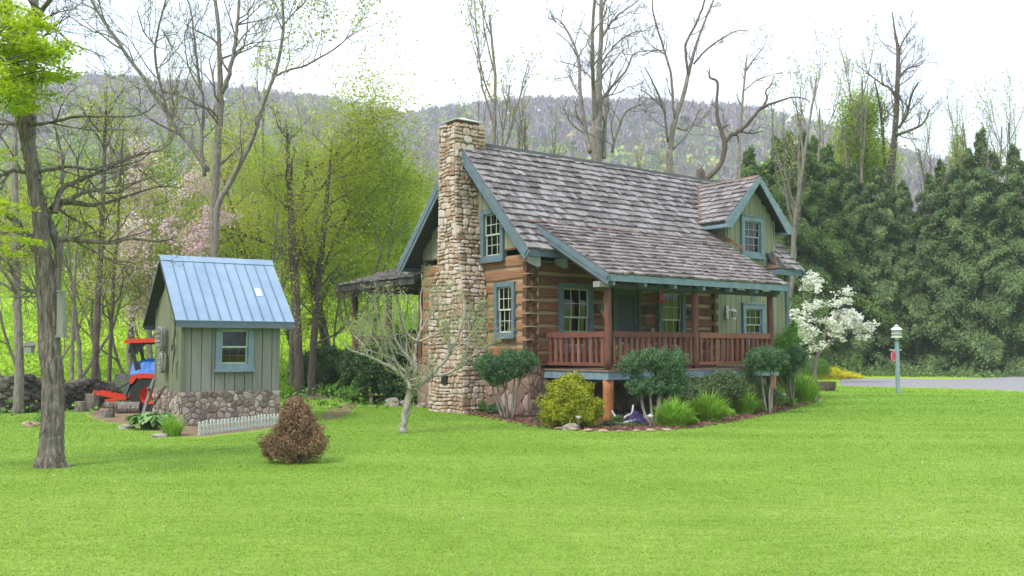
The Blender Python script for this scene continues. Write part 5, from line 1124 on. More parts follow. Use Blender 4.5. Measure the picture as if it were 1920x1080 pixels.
# small magnolia in front of the chimney
mg_ = gnd(752, 812)
pathtree('magnolia_tree', mg_[1], [
    [(754, 812, 9), (756, 795, 6.5), (762, 765, 7), (770, 735, 7.5), (778, 722, 7.5)],
    [(768, 738, 4.5), (762, 718, 3.8), (755, 705, 3.6), (735, 690, 3.2), (712, 678, 3), (690, 668, 2.6), (672, 662, 2.2), (655, 655, 1.6), (640, 640, 1)],
    [(755, 706, 3), (762, 712, 3), (770, 730, 3)],
    [(735, 690, 2.4), (726, 660, 2), (718, 632, 1.6), (710, 600, 1.2), (700, 570, .9), (700, 545, .5)],
    [(776, 722, 4.4), (778, 695, 4.2), (778, 665, 3.6), (782, 640, 3), (788, 620, 2.6), (790, 590, 2), (788, 560, 1.4), (792, 535, .9), (790, 515, .5)],
    [(774, 728, 3.6), (768, 710, 3.2), (752, 690, 3), (738, 675, 2.6), (722, 668, 2.2), (700, 660, 1.8), (680, 650, 1.4), (668, 625, .9), (672, 600, .5)],
    [(776, 690, 3), (765, 670, 2.8), (752, 655, 2.4), (742, 635, 2), (735, 605, 1.5), (722, 580, 1), (718, 555, .6)],
    [(779, 730, 5), (790, 718, 4.8), (800, 710, 4.8), (812, 700, 4.4), (830, 680, 3.8), (845, 660, 3.2), (855, 640, 2.4), (866, 610, 1.8), (872, 580, 1.2), (868, 550, .6)],
    [(812, 705, 3.4), (832, 702, 3), (850, 695, 2.6), (868, 680, 2.2), (876, 655, 1.8), (880, 630, 1.4), (878, 600, 1), (882, 572, .6)],
    [(868, 680, 1.8), (885, 668, 1.6), (905, 655, 1.4), (925, 640, 1.1), (945, 632, .6)],
    [(786, 640, 2.4), (805, 632, 2), (825, 622, 1.6), (840, 605, 1.2), (850, 585, .8), (848, 560, .5)],
    [(790, 620, 1.8), (800, 600, 1.5), (812, 588, 1.2), (820, 565, .8), (828, 540, .5)],
    [(722, 668, 1.6), (705, 640, 1.3), (690, 620, 1), (692, 590, .6)],
    [(690, 668, 1.5), (680, 645, 1.2), (665, 630, 1), (655, 610, .6)],
    [(782, 640, 1.6), (765, 625, 1.4), (755, 600, 1.1), (748, 570, .8), (752, 545, .5)],
    [(845, 660, 1.8), (870, 640, 1.4), (890, 620, 1), (905, 600, .7), (912, 580, .4)]],
    'small pale barked magnolia with many forked bare limbs in front of the chimney', 'tree', 'bark_pale', twigs=8, tl=.6, mx=1, leaf='pale', nleaf=4500, lsize=.042, wig=.8, groundbase=True, up=.35, sd=.05, rmin=.004)

# tall bare trees behind, traced limbs
pathtree('bare_tree', 31, [
    [(402, 640, 6), (400, 480, 6.5), (402, 387, 7.8), (409, 267, 6.63), (413, 196, 6.24), (412, 111, 4.29), (409, 44, 3.51), (402, -10, 3.12), (398, -80, 2.34)],
    [(416, 175, 4.68), (427, 147, 4.68), (438, 102, 3.9), (444, 58, 3.432), (449, 0, 2.808), (452, -70, 2.34)],
    [(391, 320, 4.68), (356, 271, 4.68), (331, 240, 4.68), (284, 169, 4.212), (231, 93, 3.588), (200, 49, 3.12), (171, 0, 2.652), (160, -40, 2.34)],
    [(318, 220, 2.34), (302, 164, 2.496), (291, 107, 2.34), (296, 58, 2.028), (311, 0, 1.56), (318, -40, 1.17)],
    [(384, 330, 3.9), (378, 276, 3.588), (382, 196, 3.12), (373, 147, 2.652), (364, 67, 2.028), (356, 13, 1.56), (340, -30, 1.092)],
    [(440, 100, 1.56), (460, 85, 1.248), (490, 78, 0.78)], [(296, 90, 1.56), (270, 60, 1.17), (258, 20, 0.78)],
    [(200, 49, 1.56), (180, 20, 1.248), (150, 5, 0.78)]],
    'tall pale grey bare tree with several leaning stems rising behind the shed', 'tree', 'bark', twigs=9, tl=2.6, mx=2, wig=2.5, leaf='olive', nleaf=700, lsize=.07, rmin=.01)
pathtree('bare_tree', 30, [
    [(402, 560, 5.46), (405, 440, 5.46), (409, 385, 5.46), (430, 345, 5.07), (449, 311, 4.68), (476, 253, 4.212), (496, 187, 3.744), (518, 129, 3.276), (531, 58, 2.808), (529, 0, 2.34), (525, -60, 1.56)],
    [(513, 144, 2.34), (540, 132, 2.184), (569, 124, 2.028), (600, 108, 1.872), (631, 89, 1.56), (665, 62, 1.092), (707, 44, 0.546)],
    [(533, 45, 1.56), (550, 25, 1.404), (570, 5, 1.092), (590, -20, 0.78)]],
    'bare tree leaning right out of the clump behind the shed', 'tree', 'bark', twigs=9, tl=2.2, mx=2, wig=2, leaf='olive', nleaf=2600, lsize=.09, rmin=.009)
pathtree('bare_tree', 42, [
    [(1118, 299, 10.92), (1120, 240, 10.14), (1121, 215, 8.58), (1124, 126, 5.46), (1127, 63, 4.29), (1127, 0, 3.51), (1130, -80, 2.34)],
    [(1117, 230, 5.46), (1112, 157, 3.9), (1110, 79, 3.432), (1115, 0, 2.652), (1120, -60, 1.56)],
    [(1108, 285, 5.46), (1099, 252, 4.29), (1088, 173, 3.588), (1086, 120, 3.12), (1074, 79, 2.34), (1052, 41, 1.56), (1033, 31, 0.78)],
    [(1130, 70, 2.652), (1138, 55, 2.496), (1156, 31, 2.028), (1190, 6, 1.248), (1220, -20, 0.78)],
    [(1125, 200, 3.12), (1134, 179, 2.808), (1171, 135, 2.184), (1187, 104, 1.716), (1205, 96, 1.17), (1241, 94, 0.78)],
    [(1127, 120, 2.34), (1140, 100, 1.872), (1159, 79, 1.56), (1185, 62, 1.092), (1212, 57, 0.624)],
    [(1132, 296, 4.68), (1134, 240, 3.9), (1138, 189, 3.12), (1142, 160, 1.56), (1150, 130, 0.78)],
    [(1149, 285, 3.12), (1152, 262, 2.652), (1171, 214, 2.028), (1190, 200, 1.56), (1209, 192, 0.78)],
    [(1112, 150, 1.872), (1098, 135, 1.56), (1075, 122, 1.17), (1050, 115, 0.78)], [(1092, 190, 1.56), (1078, 165, 1.248), (1060, 130, 0.78)]],
    'broadest bare tree, many stemmed, rising behind the middle of the roof', 'tree', 'bark', twigs=9, tl=2.2, mx=2, wig=2.5, rmin=.01, up=.18)
pathtree('bare_tree', 42, [
    [(1255, 324, 6.24), (1257, 280, 5.46), (1263, 236, 4.992), (1282, 176, 4.212), (1294, 126, 3.588), (1307, 79, 2.652), (1326, 28, 2.028), (1338, 0, 1.716), (1350, -40, 1.17)],
    [(1290, 140, 2.652), (1288, 120, 2.652), (1286, 82, 2.496), (1307, 41, 2.184), (1321, 0, 1.872), (1330, -50, 1.248)],
    [(1265, 225, 2.808), (1264, 211, 2.652), (1258, 142, 2.34), (1244, 91, 2.028), (1224, 19, 1.56), (1227, -20, 1.248)],
    [(1301, 120, 2.028), (1318, 100, 1.872), (1335, 85, 1.716), (1376, 60, 1.248), (1404, 57, 0.546)],
    [(1252, 267, 2.184), (1244, 204, 1.872), (1225, 157, 1.56), (1209, 126, 0.936)], [(1244, 204, 1.56), (1225, 185, 1.404), (1203, 168, 0.78)],
    [(1262, 280, 1.56), (1290, 250, 1.404), (1312, 205, 1.092)], [(1270, 240, 1.872), (1285, 244, 1.56), (1300, 235, 1.248), (1325, 240, 0.624)],
    [(1244, 94, 1.248), (1225, 96, 1.092), (1203, 105, 0.624)]],
    'slender bare tree forking above the right half of the roof ridge', 'tree', 'bark', twigs=6, tl=1.6, mx=2, wig=2, rmin=.009, up=.15)
pathtree('bare_tree', 37, [
    [(1310, 345, 5.4), (1323, 337, 5), (1351, 308, 4.8), (1359, 271, 4.8), (1352, 245, 4), (1345, 220, 3.4), (1344, 190, 2.8), (1345, 154, 2.4), (1331, 145, 2), (1330, 128, 1)],
    [(1359, 266, 4), (1375, 252, 4), (1395, 239, 3.6), (1412, 220, 3.2), (1430, 201, 2.6), (1460, 190, 2), (1493, 182, 1.2), (1520, 190, .8)],
    [(1432, 200, 2), (1438, 185, 1.8), (1436, 170, 1.6), (1445, 160, 1.5), (1452, 142, .9)],
    [(1355, 240, 1.6), (1366, 234, 1.2)], [(1385, 246, 1.8), (1410, 250, 1.4), (1430, 246, .8)]],
    'dark crooked leafless tree curling up between roof and dormer', 'tree', 'bark_dk', twigs=3, tl=1.0, mx=1, wig=1.5, rmin=.008)
pathtree('bare_tree', 50, [
    [(1386, 299, 3), (1388, 250, 2.8), (1390, 214, 2.6), (1397, 138, 1.9), (1401, 101, 1)], [(1398, 132, 1.6), (1416, 108, 1.2), (1433, 88, .6)], [(1395, 170, 1.2), (1425, 148, 1), (1475, 133, .6)]],
    'very thin bare tree standing left of the dark hemlocks', 'tree', 'bark', twigs=8, tl=2, mx=2, wig=1.5, rmin=.01)
pathtree('bare_tree', 72, [
    [(1669, 340, 7), (1671, 318, 6.5), (1678, 249, 5.4), (1682, 178, 4.6), (1684, 102, 3.4), (1678, 60, 2), (1673, 22, 1)],
    [(1676, 262, 3), (1684, 253, 3), (1705, 245, 2.6), (1731, 231, 2), (1744, 204, 1)], [(1685, 240, 2.8), (1700, 215, 2.6), (1709, 178, 2), (1722, 156, 1)],
    [(1681, 185, 2.4), (1668, 165, 2.2), (1651, 156, 1.6), (1611, 124, .8)], [(1684, 110, 2), (1692, 80, 1.5), (1715, 45, .8)], [(1684, 150, 2), (1700, 130, 1.6), (1725, 122, .8)],
    [(1660, 318, 3), (1655, 250, 2.6), (1650, 200, 2), (1640, 150, 1)]],
    'dark bare tree standing tallest above the hemlocks', 'tree', 'bark_dk', twigs=11, tl=3, mx=2, wig=3, rmin=.014, up=.15)

# auto grown bare trees (each its own position; four shapes)
bare = []
for k in range(4):
    Bw, tp = treemesh(15, .16, mx=3, nch=7, up=.22, spr=(.3, .65), lr=.5, trunkfrac=.3, wob=.08, rmin=.008)
    L_ = MB(); leaves(L_, tipleaves(tp, 900, .25), .10, .07); bare.append((Bw, L_))
bt = []
BT = [(930, 44, 1.15, 0, 'slender sparse tree directly right of the chimney top'), (975, 46, .95, 1, 'second slender sparse tree right of the chimney'), (1065, 52, .72, 2, 'thin tree left of the broad many stemmed one'), (1200, 55, .8, 3, 'thin bare tree between the two large ones above the roof'),
      (1475, 60, 1.25, 1, 'bare tree rising where roofline and hemlocks meet'), (1530, 66, 1.3, 2, 'bare tree behind the bright green crown at right'), (1600, 70, 1.45, 0, 'bare tree just left of the tall dark one'), (1745, 70, 1.1, 3, 'bare tree right of the tall dark one'), (1790, 62, 1.15, 1, 'bare tree above the right hemlocks, left of two'), (1830, 75, 1.3, 2, 'bare tree above the right hemlocks, middle'), (1885, 62, 1.1, 0, 'last bare tree near the right edge'), (1935, 70, .95, 3, 'bare tree cut by the right edge'),
      (830, 50, .75, 3, 'low bare tree just left of the chimney top'), (455, 48, .9, 2, 'bare tree between the shed and the olive maple'), (330, 46, .95, 0, 'bare tree left of the pale leaning stems'), (250, 50, .85, 1, 'bare tree above the pink blossom'), (560, 60, .9, 2, 'bare tree behind the olive maple, left')]
for n, (x, dp, sc, sh, lb) in enumerate(BT):
    rot = random.uniform(0, 6)
    if len(bt) < 4 and all(b[1] != sh for b in bt): t = plant_tree('bare_tree', base(x, dp), lb, 'tree', *bare[sh], wm='bark', lm='olive', rot=rot, scale=sc, group='thin bare trees behind the house'); bt.append((t, sh))
    else: t0_ = [b for b in bt if b[1] == sh][0][0]; copy_tree(t0_, base(x, dp), rot, sc, lb)

# spring leafed mid-distance trees
def leaftree(h, r, nl, ls, lm, up=.1, spr=(.5, 1.0), lr=.62, tf=.25, sd=.35, nch=7, wm='bark_dk', mx=3, flat=1.0, wob=.12):
    Bw, tp = treemesh(h, r, mx=mx, nch=nch, up=up, spr=spr, lr=lr, trunkfrac=tf, wob=wob, rmin=.01, flat=flat)
    L_ = MB(); C = tipleaves(tp, nl, sd); C = C[C[:, 2] > h*.06]; leaves(L_, C, ls, ls*.65, nor=np.array([[0, 0, .8]])); return Bw, L_
bw, bl = leaftree(9.5, .22, 42000, .10, 'olive', up=.03, tf=.22, flat=.75, sd=.6, lr=.72, spr=(.6, 1.2), nch=8); plant_tree('maple_tree', base(625, 39), 'wide olive green maple with a dark trunk standing left of the chimney', 'tree', bw, bl, 'bark_dk', 'olive')
bw, bl = leaftree(9.0, .2, 34000, .10, 'olive', up=.05, tf=.2, flat=.8, sd=.6, lr=.7, spr=(.6, 1.2), nch=8); o1 = plant_tree('maple_tree', base(560, 43), 'olive green maple with a near black trunk behind the shed roof', 'tree', bw, bl, 'bark_dk', 'olive')
bw, bl = leaftree(8.5, .14, 26000, .10, 'spring', up=.08, tf=.12, flat=.9, sd=.4); g1 = plant_tree('young_tree', base(700, 46), 'bright green young tree right behind the olive maple', 'tree', bw, bl, 'bark', 'spring', group='bright green spring trees')
bw, bl = leaftree(7.5, .10, 22000, .10, 'spring', up=.12, tf=.1, sd=.4); g2 = plant_tree('young_tree', base(760, 54), 'bright green young tree touching the left roof edge', 'tree', bw, bl, 'bark', 'spring', group='bright green spring trees')
for x, dp, sc, g, lb in ((720, 62, 1.2, 0, 'bright green tree above the back porch roof'), (640, 66, 1.4, 1, 'bright green tree behind the middle of the olive maple'), (800, 66, 1.2, 1, 'bright green tree just left of the chimney'), (480, 60, 1.15, 0, 'bright green tree seen between grey stems behind the shed'), (1005, 75, 1.25, 1, 'yellow green tree right of the slender pair by the chimney'), (1790, 72, (.6, .6, 2.0), 1, 'slim lime tree above the right hemlocks'), (1280, 80, .8, 0, 'small green tree peeping over the right of the ridge')):
    copy_tree((g1, g2)[g], base(x, dp), random.uniform(0, 6), sc, lb)
bw, bl = leaftree(15, .25, 36000, .15, 'spring', up=.16, tf=.35, spr=(.3, .75), lr=.42, sd=.55, nch=9); lt_ = plant_tree('lime_tree', base(1600, 72), 'tall bright lime green tree rising above the left hemlocks', 'tree', bw, bl, 'bark', 'spring', scale=1.22); copy_tree(lt_, base(1655, 77), 2.0, 1.05, 'bright lime green tree right beside the tall dark bare tree')
# sparse understorey left of the house: thin saplings with hazy leaves
sap = []
for k in range(3):
    Bw, tp = treemesh(6.5, .07, mx=3, nch=6, up=.1, spr=(.4, 1.0), lr=.62, trunkfrac=.2, wob=.16, rmin=.008)
    L_ = MB(); leaves(L_, tipleaves(tp, 5500, .3), .075, .055, nor=np.array([[0, 0, .6]])); sap.append((Bw, L_))
SP = [(20, 30), (130, 31), (190, 36), (245, 35), (290, 40), (330, 38), (365, 42), (430, 40), (470, 38), (505, 34), (620, 37), (640, 34), (40, 40), (85, 38), (100, 46), (270, 48)]
spo = []
for n, (x, dp) in enumerate(SP):
    lb = '%s from the left of the thin hazy green saplings behind the shed and wall' % ORD[sorted(SP).index((x, dp))]
    if n < 3: t = plant_tree('sapling', base(x, dp), lb, 'tree', *sap[n], wm='bark', lm=('olive', 'spring', 'lime')[n], rot=random.uniform(0, 6), scale=random.uniform(.85, 1.2), group='thin saplings at the meadow edge'); spo.append(t)
    else: copy_tree(spo[n % 3], base(x, dp), random.uniform(0, 6), random.uniform(.8, 1.25), lb)
# straight trunks at left
def straight(px, dp, rpx, top, label, lean=0, wm='bark'):
    pathtree('woodland_tree', dp, [[(px, 700, rpx), (px+lean*.3, 600, rpx*.9), (px+lean, 450, rpx*.8), (px+lean*1.6, top, rpx*.45), (px+lean*1.9, top-70, rpx*.1)]], label, 'tree', wm, twigs=12, tl=2, mx=2, leaf='olive', nleaf=1500, lsize=.07, wig=0, rmin=.008, group='straight trunks behind the stone wall')
straight(36, 24, 8, 150, 'straight grey trunk left of the big foreground tree', -6); straight(178, 27, 6.5, 250, 'reddish slim trunk rising by the cut logs', 12, 'bark_dk'); straight(150, 30, 4, 300, 'curved thin trunk between big tree and cut logs', -25); straight(135, 26, 3.5, 420, 'thinnest trunk just right of the big tree', 8); straight(205, 28, 4, 300, 'wavy thin trunk above the tractor arm', 14, 'bark_dk'); straight(560, 33, 9, 300, 'dark trunk just right of the shed', -12, 'bark_dk'); straight(585, 34, 7, 330, 'second dark trunk right of the shed', 20, 'bark_dk'); straight(545, 36, 4, 330, 'thin trunk close to the shed right wall', 4)
# pink blossom tree
bw, tp = treemesh(6.0, .11, mx=3, nch=7, up=.06, spr=(.5, 1.1), lr=.7, trunkfrac=.25, wob=.15, rmin=.008); L_ = MB(); leaves(L_, tipleaves(tp, 8500, .12), .085, .075); t = plant_tree('redbud_tree', base(300, 31), 'pink flowering tree between the shed roof and the grey stems', 'tree', bw, L_, 'bark', 'pinkf', leafname='blossom', rot=1.6); t.scale = (1.05, 1.05, 1.0)
L2 = MB(); leaves(L2, tipleaves(tp, 3000, .25), .07, .05); L2.build('crown', M['olive'], t)
copy_tree(t, base(250, 38), 1.2, (1.2, 1.2, 1.35), 'paler pink flowering tree further left, behind the bare limbs')
# cream blossom tree behind dormer
bw, tp = treemesh(8, .12, mx=3, nch=7, up=.06, spr=(.5, 1.1), lr=.62, trunkfrac=.2, wob=.15, rmin=.01); L_ = MB(); leaves(L_, tipleaves(tp, 14000, .4), .11, .09); plant_tree('flowering_tree', base(1285, 58), 'cream and tan flowering tree behind the roof left of the dormer', 'tree', bw, L_, 'bark', 'cream', leafname='blossom', scale=1.25)
# dogwood
dg_ = pathtree('dogwood_tree', gnd(1528, 712)[1]-6, [
    [(1528, 690, 3.2), (1529, 668, 3), (1535, 655, 2.8), (1545, 640, 2.4), (1555, 632, 2), (1572, 620, 1.6)], [(1572, 620, 1.6), (1585, 606, 1.2), (1594, 590, .8)], [(1535, 655, 2), (1540, 635, 1.8), (1545, 615, 1.5), (1545, 590, 1), (1548, 560, .8), (1540, 530, .6)],
    [(1522, 690, 2), (1521, 668, 1.8), (1521, 640, 1.6), (1520, 600, 1.2), (1512, 560, .9), (1508, 530, .6)], [(1521, 660, 1.4), (1508, 645, 1.3), (1495, 630, 1.1), (1490, 600, .8), (1488, 560, .6)], [(1545, 615, 1.2), (1560, 590, 1), (1572, 560, .8), (1578, 520, .5)], [(1530, 600, 1), (1525, 560, .8), (1530, 520, .6), (1522, 505, .5)], [(1555, 632, 1.2), (1548, 610, 1), (1562, 600, .8), (1585, 575, .6)]],
    'white flowering dogwood at the right end of the house', 'tree', 'bark', twigs=13, tl=.95, mx=2, leaf='whitef', nleaf=6000, lsize=.12, wig=1.4, up=.0, sd=.06, rmin=.006, twsel={1, 3, 4, 5, 6, 7}, flat=.35)

dg_.scale = (1.18, 1.1, .90)
# hemlocks
def hemlock(H, R, nb, nl, seed):
    B = MB(); L_ = MB(); rr = np.random.default_rng(seed)
    tube(B, [(0, 0, -.3), (0, 0, H*.5), (0, 0, H*.98)], [R*.05, R*.035, .02], 8)
    for i in range(nb):
        t = (i+rr.random())/nb; z = H*(.02+.97*t); ln = R*((1-t)**.9*1.0+.04)*rr.uniform(.45, 1.3); th = i*2.399+rr.normal()*.3; d = np.array([math.cos(th), math.sin(th), 0])
        s = np.linspace(0, 1, 7); rise = (.2+.5*t)*rr.uniform(.1, 1.2); P_ = np.array([0, 0, z])+d*ln*s[:, None]+np.array([0, 0, 1])*(ln*(rise*s-(.38+rise)*s**2))[:, None]
        tube(B, P_, np.linspace(.035, .006, 7)*ln/2.5+.004, 3, cap=False)
        n = int(nl*ln/R*3.0)+40; q = rr.random(n)**.55; c = np.stack([np.interp(q, s, P_[:, k]) for k in range(3)], 1); sd_ = np.array([-d[1], d[0], 0])
        tw = np.round(rr.uniform(-1, 1, n)*9)/9; lat = tw*ln*.40*(1.08-q)**.7; c = c+sd_*lat[:, None]+d*(np.abs(lat)*.45)[:, None]; c[:, 2] += -np.abs(lat)*.22*rr.uniform(.3, 1.5, n)-rr.exponential(.11, n)+rr.normal(size=n)*.07; c += rr.normal(size=(n, 3))*.05
        dr_ = d*.8+sd_*np.sign(lat)[:, None]*.6+np.array([0, 0, -.35]); leaves(L_, c, .20, .062, nor=np.tile(d*.5+[0, 0, .6], (n, 1)), dirn=dr_)
    return B, L_
hs = [hemlock(14, 4.6, 92, 800, 1), hemlock(13, 4.3, 86, 760, 2), hemlock(11, 4.2, 80, 760, 3)]
HT = [(1915, 60, 262, 0, 'hem'), (1852, 62, 232, 1, 'hem'), (1800, 62, 300, 2, 'hem'), (1752, 63, 318, 1, 'hem'), (1700, 64, 332, 0, 'hem'), (1652, 64, 305, 2, 'hem'), (1605, 65, 296, 1, 'hem'), (1560, 65, 262, 2, 'hem2'), (1512, 64, 236, 0, 'hem2'), (1462, 63, 246, 1, 'hem2'), (1412, 62, 268, 2, 'hem2'), (1980, 60, 250, 1, 'hem'), (1775, 70, 292, 0, 'hem2'), (1675, 71, 318, 1, 'hem2'), (1535, 71, 246, 1, 'hem2'), (1487, 71, 238, 2, 'hem2'), (1828, 70, 270, 1, 'hem2'), ]
ho = {}; srt = sorted(h[0] for h in HT)
for (x, dp, yt, sh, lm) in HT:
    lb = '%s from the left of the dense dark green hemlocks along the drive' % ORD[srt.index(x)]; key = (sh, lm); sz = ((655-yt)/F*dp+1.6)/(14, 13, 11)[sh]; sc = (sz*.98, sz*.98, sz)
    if key not in ho: ho[key] = plant_tree('hemlock_tree', base(x, dp), lb, 'tree', *hs[sh], wm='bark_dk', lm=lm, rot=random.uniform(0, 6), scale=sc, group='hemlocks along the drive')
    else: copy_tree(ho[key], base(x, dp), random.uniform(0, 6), sc, lb)

# shrubs
def shrub(name, px, py, wpx, hpx, label, cat, lm, n=5000, ls=.05, lw=.6, stems=True, shape=None, bump=.14, lo=.6, wm='bark', nor=.6, group=None, dy=None, cores=True, zoff=0):
    g = gnd(px, py); k = g[1]/F; rx = wpx*k/2; h = hpx*k; t = empty(name, g, 0, label, cat, group); L_ = MB()
    if shape is None: shape = [((0, 0, h*.52), (rx, rx*.85, h*.5), 1)]
    else: shape = [((x*k, random.uniform(-.3, .3)*w*k*.5 if len(q) < 3 else q[2]*k, z*k), (w*k, w*k*.9, hh*k), w*hh) for (x, z, w, hh, *q) in shape]; tot = sum(s[2] for s in shape); shape = [(a, b, c/tot) for a, b, c in shape]
    for c, r, f in shape:
        C, D = puffpts(c, r, int(n*f), lo=lo, bump=bump); ok = C[:, 2] > .0; leaves(L_, C[ok], ls, ls*lw, nor=D[ok]*nor*1.2)
        if cores: 
            c2 = np.array(c); c2[2] = max(c2[2], r[2]*.62); C2, D2 = puffpts(c2, np.array(r)*.6, int(n*f*.3), lo=.5); leaves(L_, C2[C2[:, 2] > 0], ls*2.2, ls*2.0)
    if stems:
        B = MB(); 
        for c, r, f in shape:
            s = np.array([c[0]*.25+random.uniform(-.05, .05), c[1]*.3, -.03]); P_ = smoothpath([s, (s+np.array(c))/2+np.array([random.uniform(-.08, .08), 0, -.02]), np.array(c)], 4); tube(B, P_, np.linspace(.035, .012, len(P_)), 5)
        B.build('stem', M[wm], t, smooth=True)
    L_.build('foliage', M[lm], t); return t
shrub('golden_cypress', 1070, 803, 118, 105, 'rounded golden yellow cypress bush in front of the porch corner', 'bush', 'gold', 26000, .05, .45, shape=[(0, 38, 56, 38), (0, 62, 42, 34), (-28, 30, 30, 26), (30, 32, 30, 28), (4, 86, 20, 18), (-6, 75, 30, 22)], bump=.2, nor=.5)
shrub('arborvitae', 552, 868, 112, 125, 'browned cone shaped evergreen standing alone in the lawn', 'bush', 'brownbush', 38000, .028, .5, shape=[(-2, 34, 56, 33), (6, 62, 44, 34), (2, 90, 30, 28), (-2, 108, 20, 16), (-34, 26, 28, 20), (34, 36, 26, 28)], bump=.18, nor=.45)
shrub('cloud_juniper', 955, 786, 110, 130, 'pruned juniper with two flat green heads beside the chimney', 'shrub', 'juni', 26000, .042, .4, shape=[(-38, 100, 28, 24), (0, 110, 26, 22), (28, 108, 26, 22), (-16, 84, 24, 18), (12, 92, 24, 18), (-26, 76, 18, 14)], bump=.22, nor=.4)
shrub('cloud_juniper', 1222, 795, 120, 142, 'pruned juniper with several round heads in front of the middle porch', 'shrub', 'juni', 34000, .042, .4, shape=[(-34, 110, 28, 22), (0, 121, 30, 20), (38, 111, 28, 28), (-22, 68, 26, 20), (16, 70, 24, 20), (45, 76, 22, 26), (24, 97, 22, 20)], bump=.22, nor=.4, wm='bark_pale')
shrub('cloud_juniper', 1443, 776, 90, 130, 'pruned juniper with a flat mushroom head at the right end of the porch', 'shrub', 'juni', 18000, .045, .4, shape=[(-18, 101, 30, 22), (14, 97, 26, 20), (-2, 111, 30, 16)], bump=.2, nor=.4)
shrub('cloud_juniper', 1487, 764, 50, 110, 'small headed juniper tucked right of the mushroom shaped one', 'shrub', 'juni', 9000, .045, .4, shape=[(6, 95, 22, 20), (-2, 77, 16, 14)], bump=.2, nor=.4)
shrub('weeping_conifer', 1478, 757, 50, 160, 'feathery green weeping conifer against the house corner', 'shrub', 'fern', 12000, .06, .2, shape=[(0, 70, 24, 50), (4, 115, 20, 32), (-12, 105, 16, 30), (12, 138, 9, 22)], bump=.3, nor=.2)
shrub('azalea_bush', 1300, 784, 90, 80, 'loose grey green azalea right of the round headed juniper', 'bush', 'azalea', 11000, .05, .5, shape=[(0, 42, 42, 36), (-20, 54, 24, 26), (22, 36, 28, 28)], bump=.2)
shrub('azalea_bush', 1352, 780, 70, 80, 'loose dull green azalea under the right half of the porch', 'bush', 'azalea', 10000, .05, .5, shape=[(-5, 48, 34, 36), (20, 54, 26, 28)], bump=.2)
shrub('azalea_bush', 1402, 774, 80, 80, 'loose dull green azalea left of the mushroom shaped juniper', 'bush', 'azalea', 10000, .05, .5, shape=[(0, 44, 36, 34), (-12, 58, 26, 22)], bump=.2)
shrub('azalea_bush', 1432, 770, 60, 70, 'loose green azalea low beneath the mushroom shaped juniper', 'bush', 'azalea', 7000, .05, .5, shape=[(10, 26, 26, 26), (-16, 20, 22, 20)], bump=.2)
shrub('boxwood', 1533, 712, 46, 44, 'neat round green boxwood below the dogwood', 'bush', 'fern', 9000, .045, .6, shape=[(0, 22, 23, 21)], bump=.05, nor=.9)
shrub('spirea_bush', 1304, 790, 34, 38, 'round lime green bush behind the second daylily clump', 'bush', 'lime', 7000, .03, .6, shape=[(0, 20, 17, 18)], bump=.06, nor=.9)
shrub('spirea_bush', 1455, 762, 34, 40, 'round lime green bush behind the fourth daylily clump', 'bush', 'lime', 7000, .03, .6, shape=[(0, 22, 18, 18)], bump=.06, nor=.9)
shrub('yellow_flower_bush', 1575, 712, 50, 28, 'low mound of yellow flowers beside the boxwood', 'flowers', 'yellow', 6000, .05, .6, shape=[(-12, 12, 20, 14), (10, 8, 24, 10), (30, 5, 18, 7), (-40, 6, 22, 8)], stems=False)
shrub('rhododendron', 608, 733, 115, 85, 'large dark green rhododendron right of the shed', 'bush', 'rhodo', 24000, .10, .4, shape=[(0, 44, 50, 38), (-34, 34, 30, 30), (36, 40, 30, 32), (0, 60, 36, 24)], bump=.2, nor=.4)
shrub('rhododendron', 745, 758, 120, 135, 'tall dark rhododendron filling the space left of the chimney', 'bush', 'rhodo', 42000, .09, .4, shape=[(-30, 74, 40, 44), (12, 84, 42, 54), (34, 60, 24, 54), (-52, 46, 26, 30), (0, 34, 40, 26)], bump=.2, nor=.4)
shrub('rhododendron', 668, 753, 60, 90, 'dark rhododendron in front of the back porch posts', 'bush', 'rhodo', 12000, .09, .4, shape=[(0, 56, 32, 40)], bump=.2, nor=.4)
shrub('leafy_bush', 690, 757, 70, 55, 'lighter green leafy bush left of the plank bench', 'bush', 'fern', 9000, .07, .6, shape=[(-8, 20, 34, 18), (6, 38, 22, 18)], bump=.25)
shrub('leafy_bush', 645, 745, 80, 32, 'low broad leaved green clump in front of the rhododendrons', 'plants', 'fern', 8000, .08, .6, shape=[(-10, 12, 30, 14), (20, 14, 28, 14)], bump=.25)
shrub('leafy_bush', 540, 748, 30, 26, 'small bright green bush at the shed right corner', 'bush', 'lime', 3500, .05, .6, shape=[(0, 12, 14, 12)])
shrub('low_shrub', 900, 774, 26, 26, 'small soft green shrub right of the chimney foot', 'plant', 'fern', 3500, .04, .4, shape=[(0, 12, 13, 12)])
shrub('low_shrub', 928, 778, 34, 24, 'small bluish green shrub under the pruned juniper', 'plant', 'juni', 3500, .045, .5, shape=[(0, 10, 17, 11)])
shrub('low_shrub', 1005, 792, 18, 8, 'tiny grey green plant left of the golden bush', 'plant', 'azalea', 900, .03, .5, shape=[(0, 4, 10, 5)], stems=False)
shrub('low_shrub', 1168, 800, 70, 22, 'grey green low perennials around the driftwood', 'plants', 'azalea', 5000, .035, .5, shape=[(-20, 6, 20, 7), (8, 5, 22, 6), (30, 4, 14, 5), (-10, 14, 14, 8)], stems=False)
shrub('lavender', 1192, 800, 40, 32, 'purple blue flower patch beside the driftwood', 'flowers', 'purple', 1800, .035, .4, shape=[(-8, 12, 16, 14), (8, 10, 14, 13), (-2, 22, 10, 9)], stems=False)
shrub('low_shrub', 855, 768, 22, 14, 'tuft of green weeds at the chimney front corner', 'plant', 'lily', 1500, .04, .4, shape=[(0, 6, 12, 8)], stems=False)
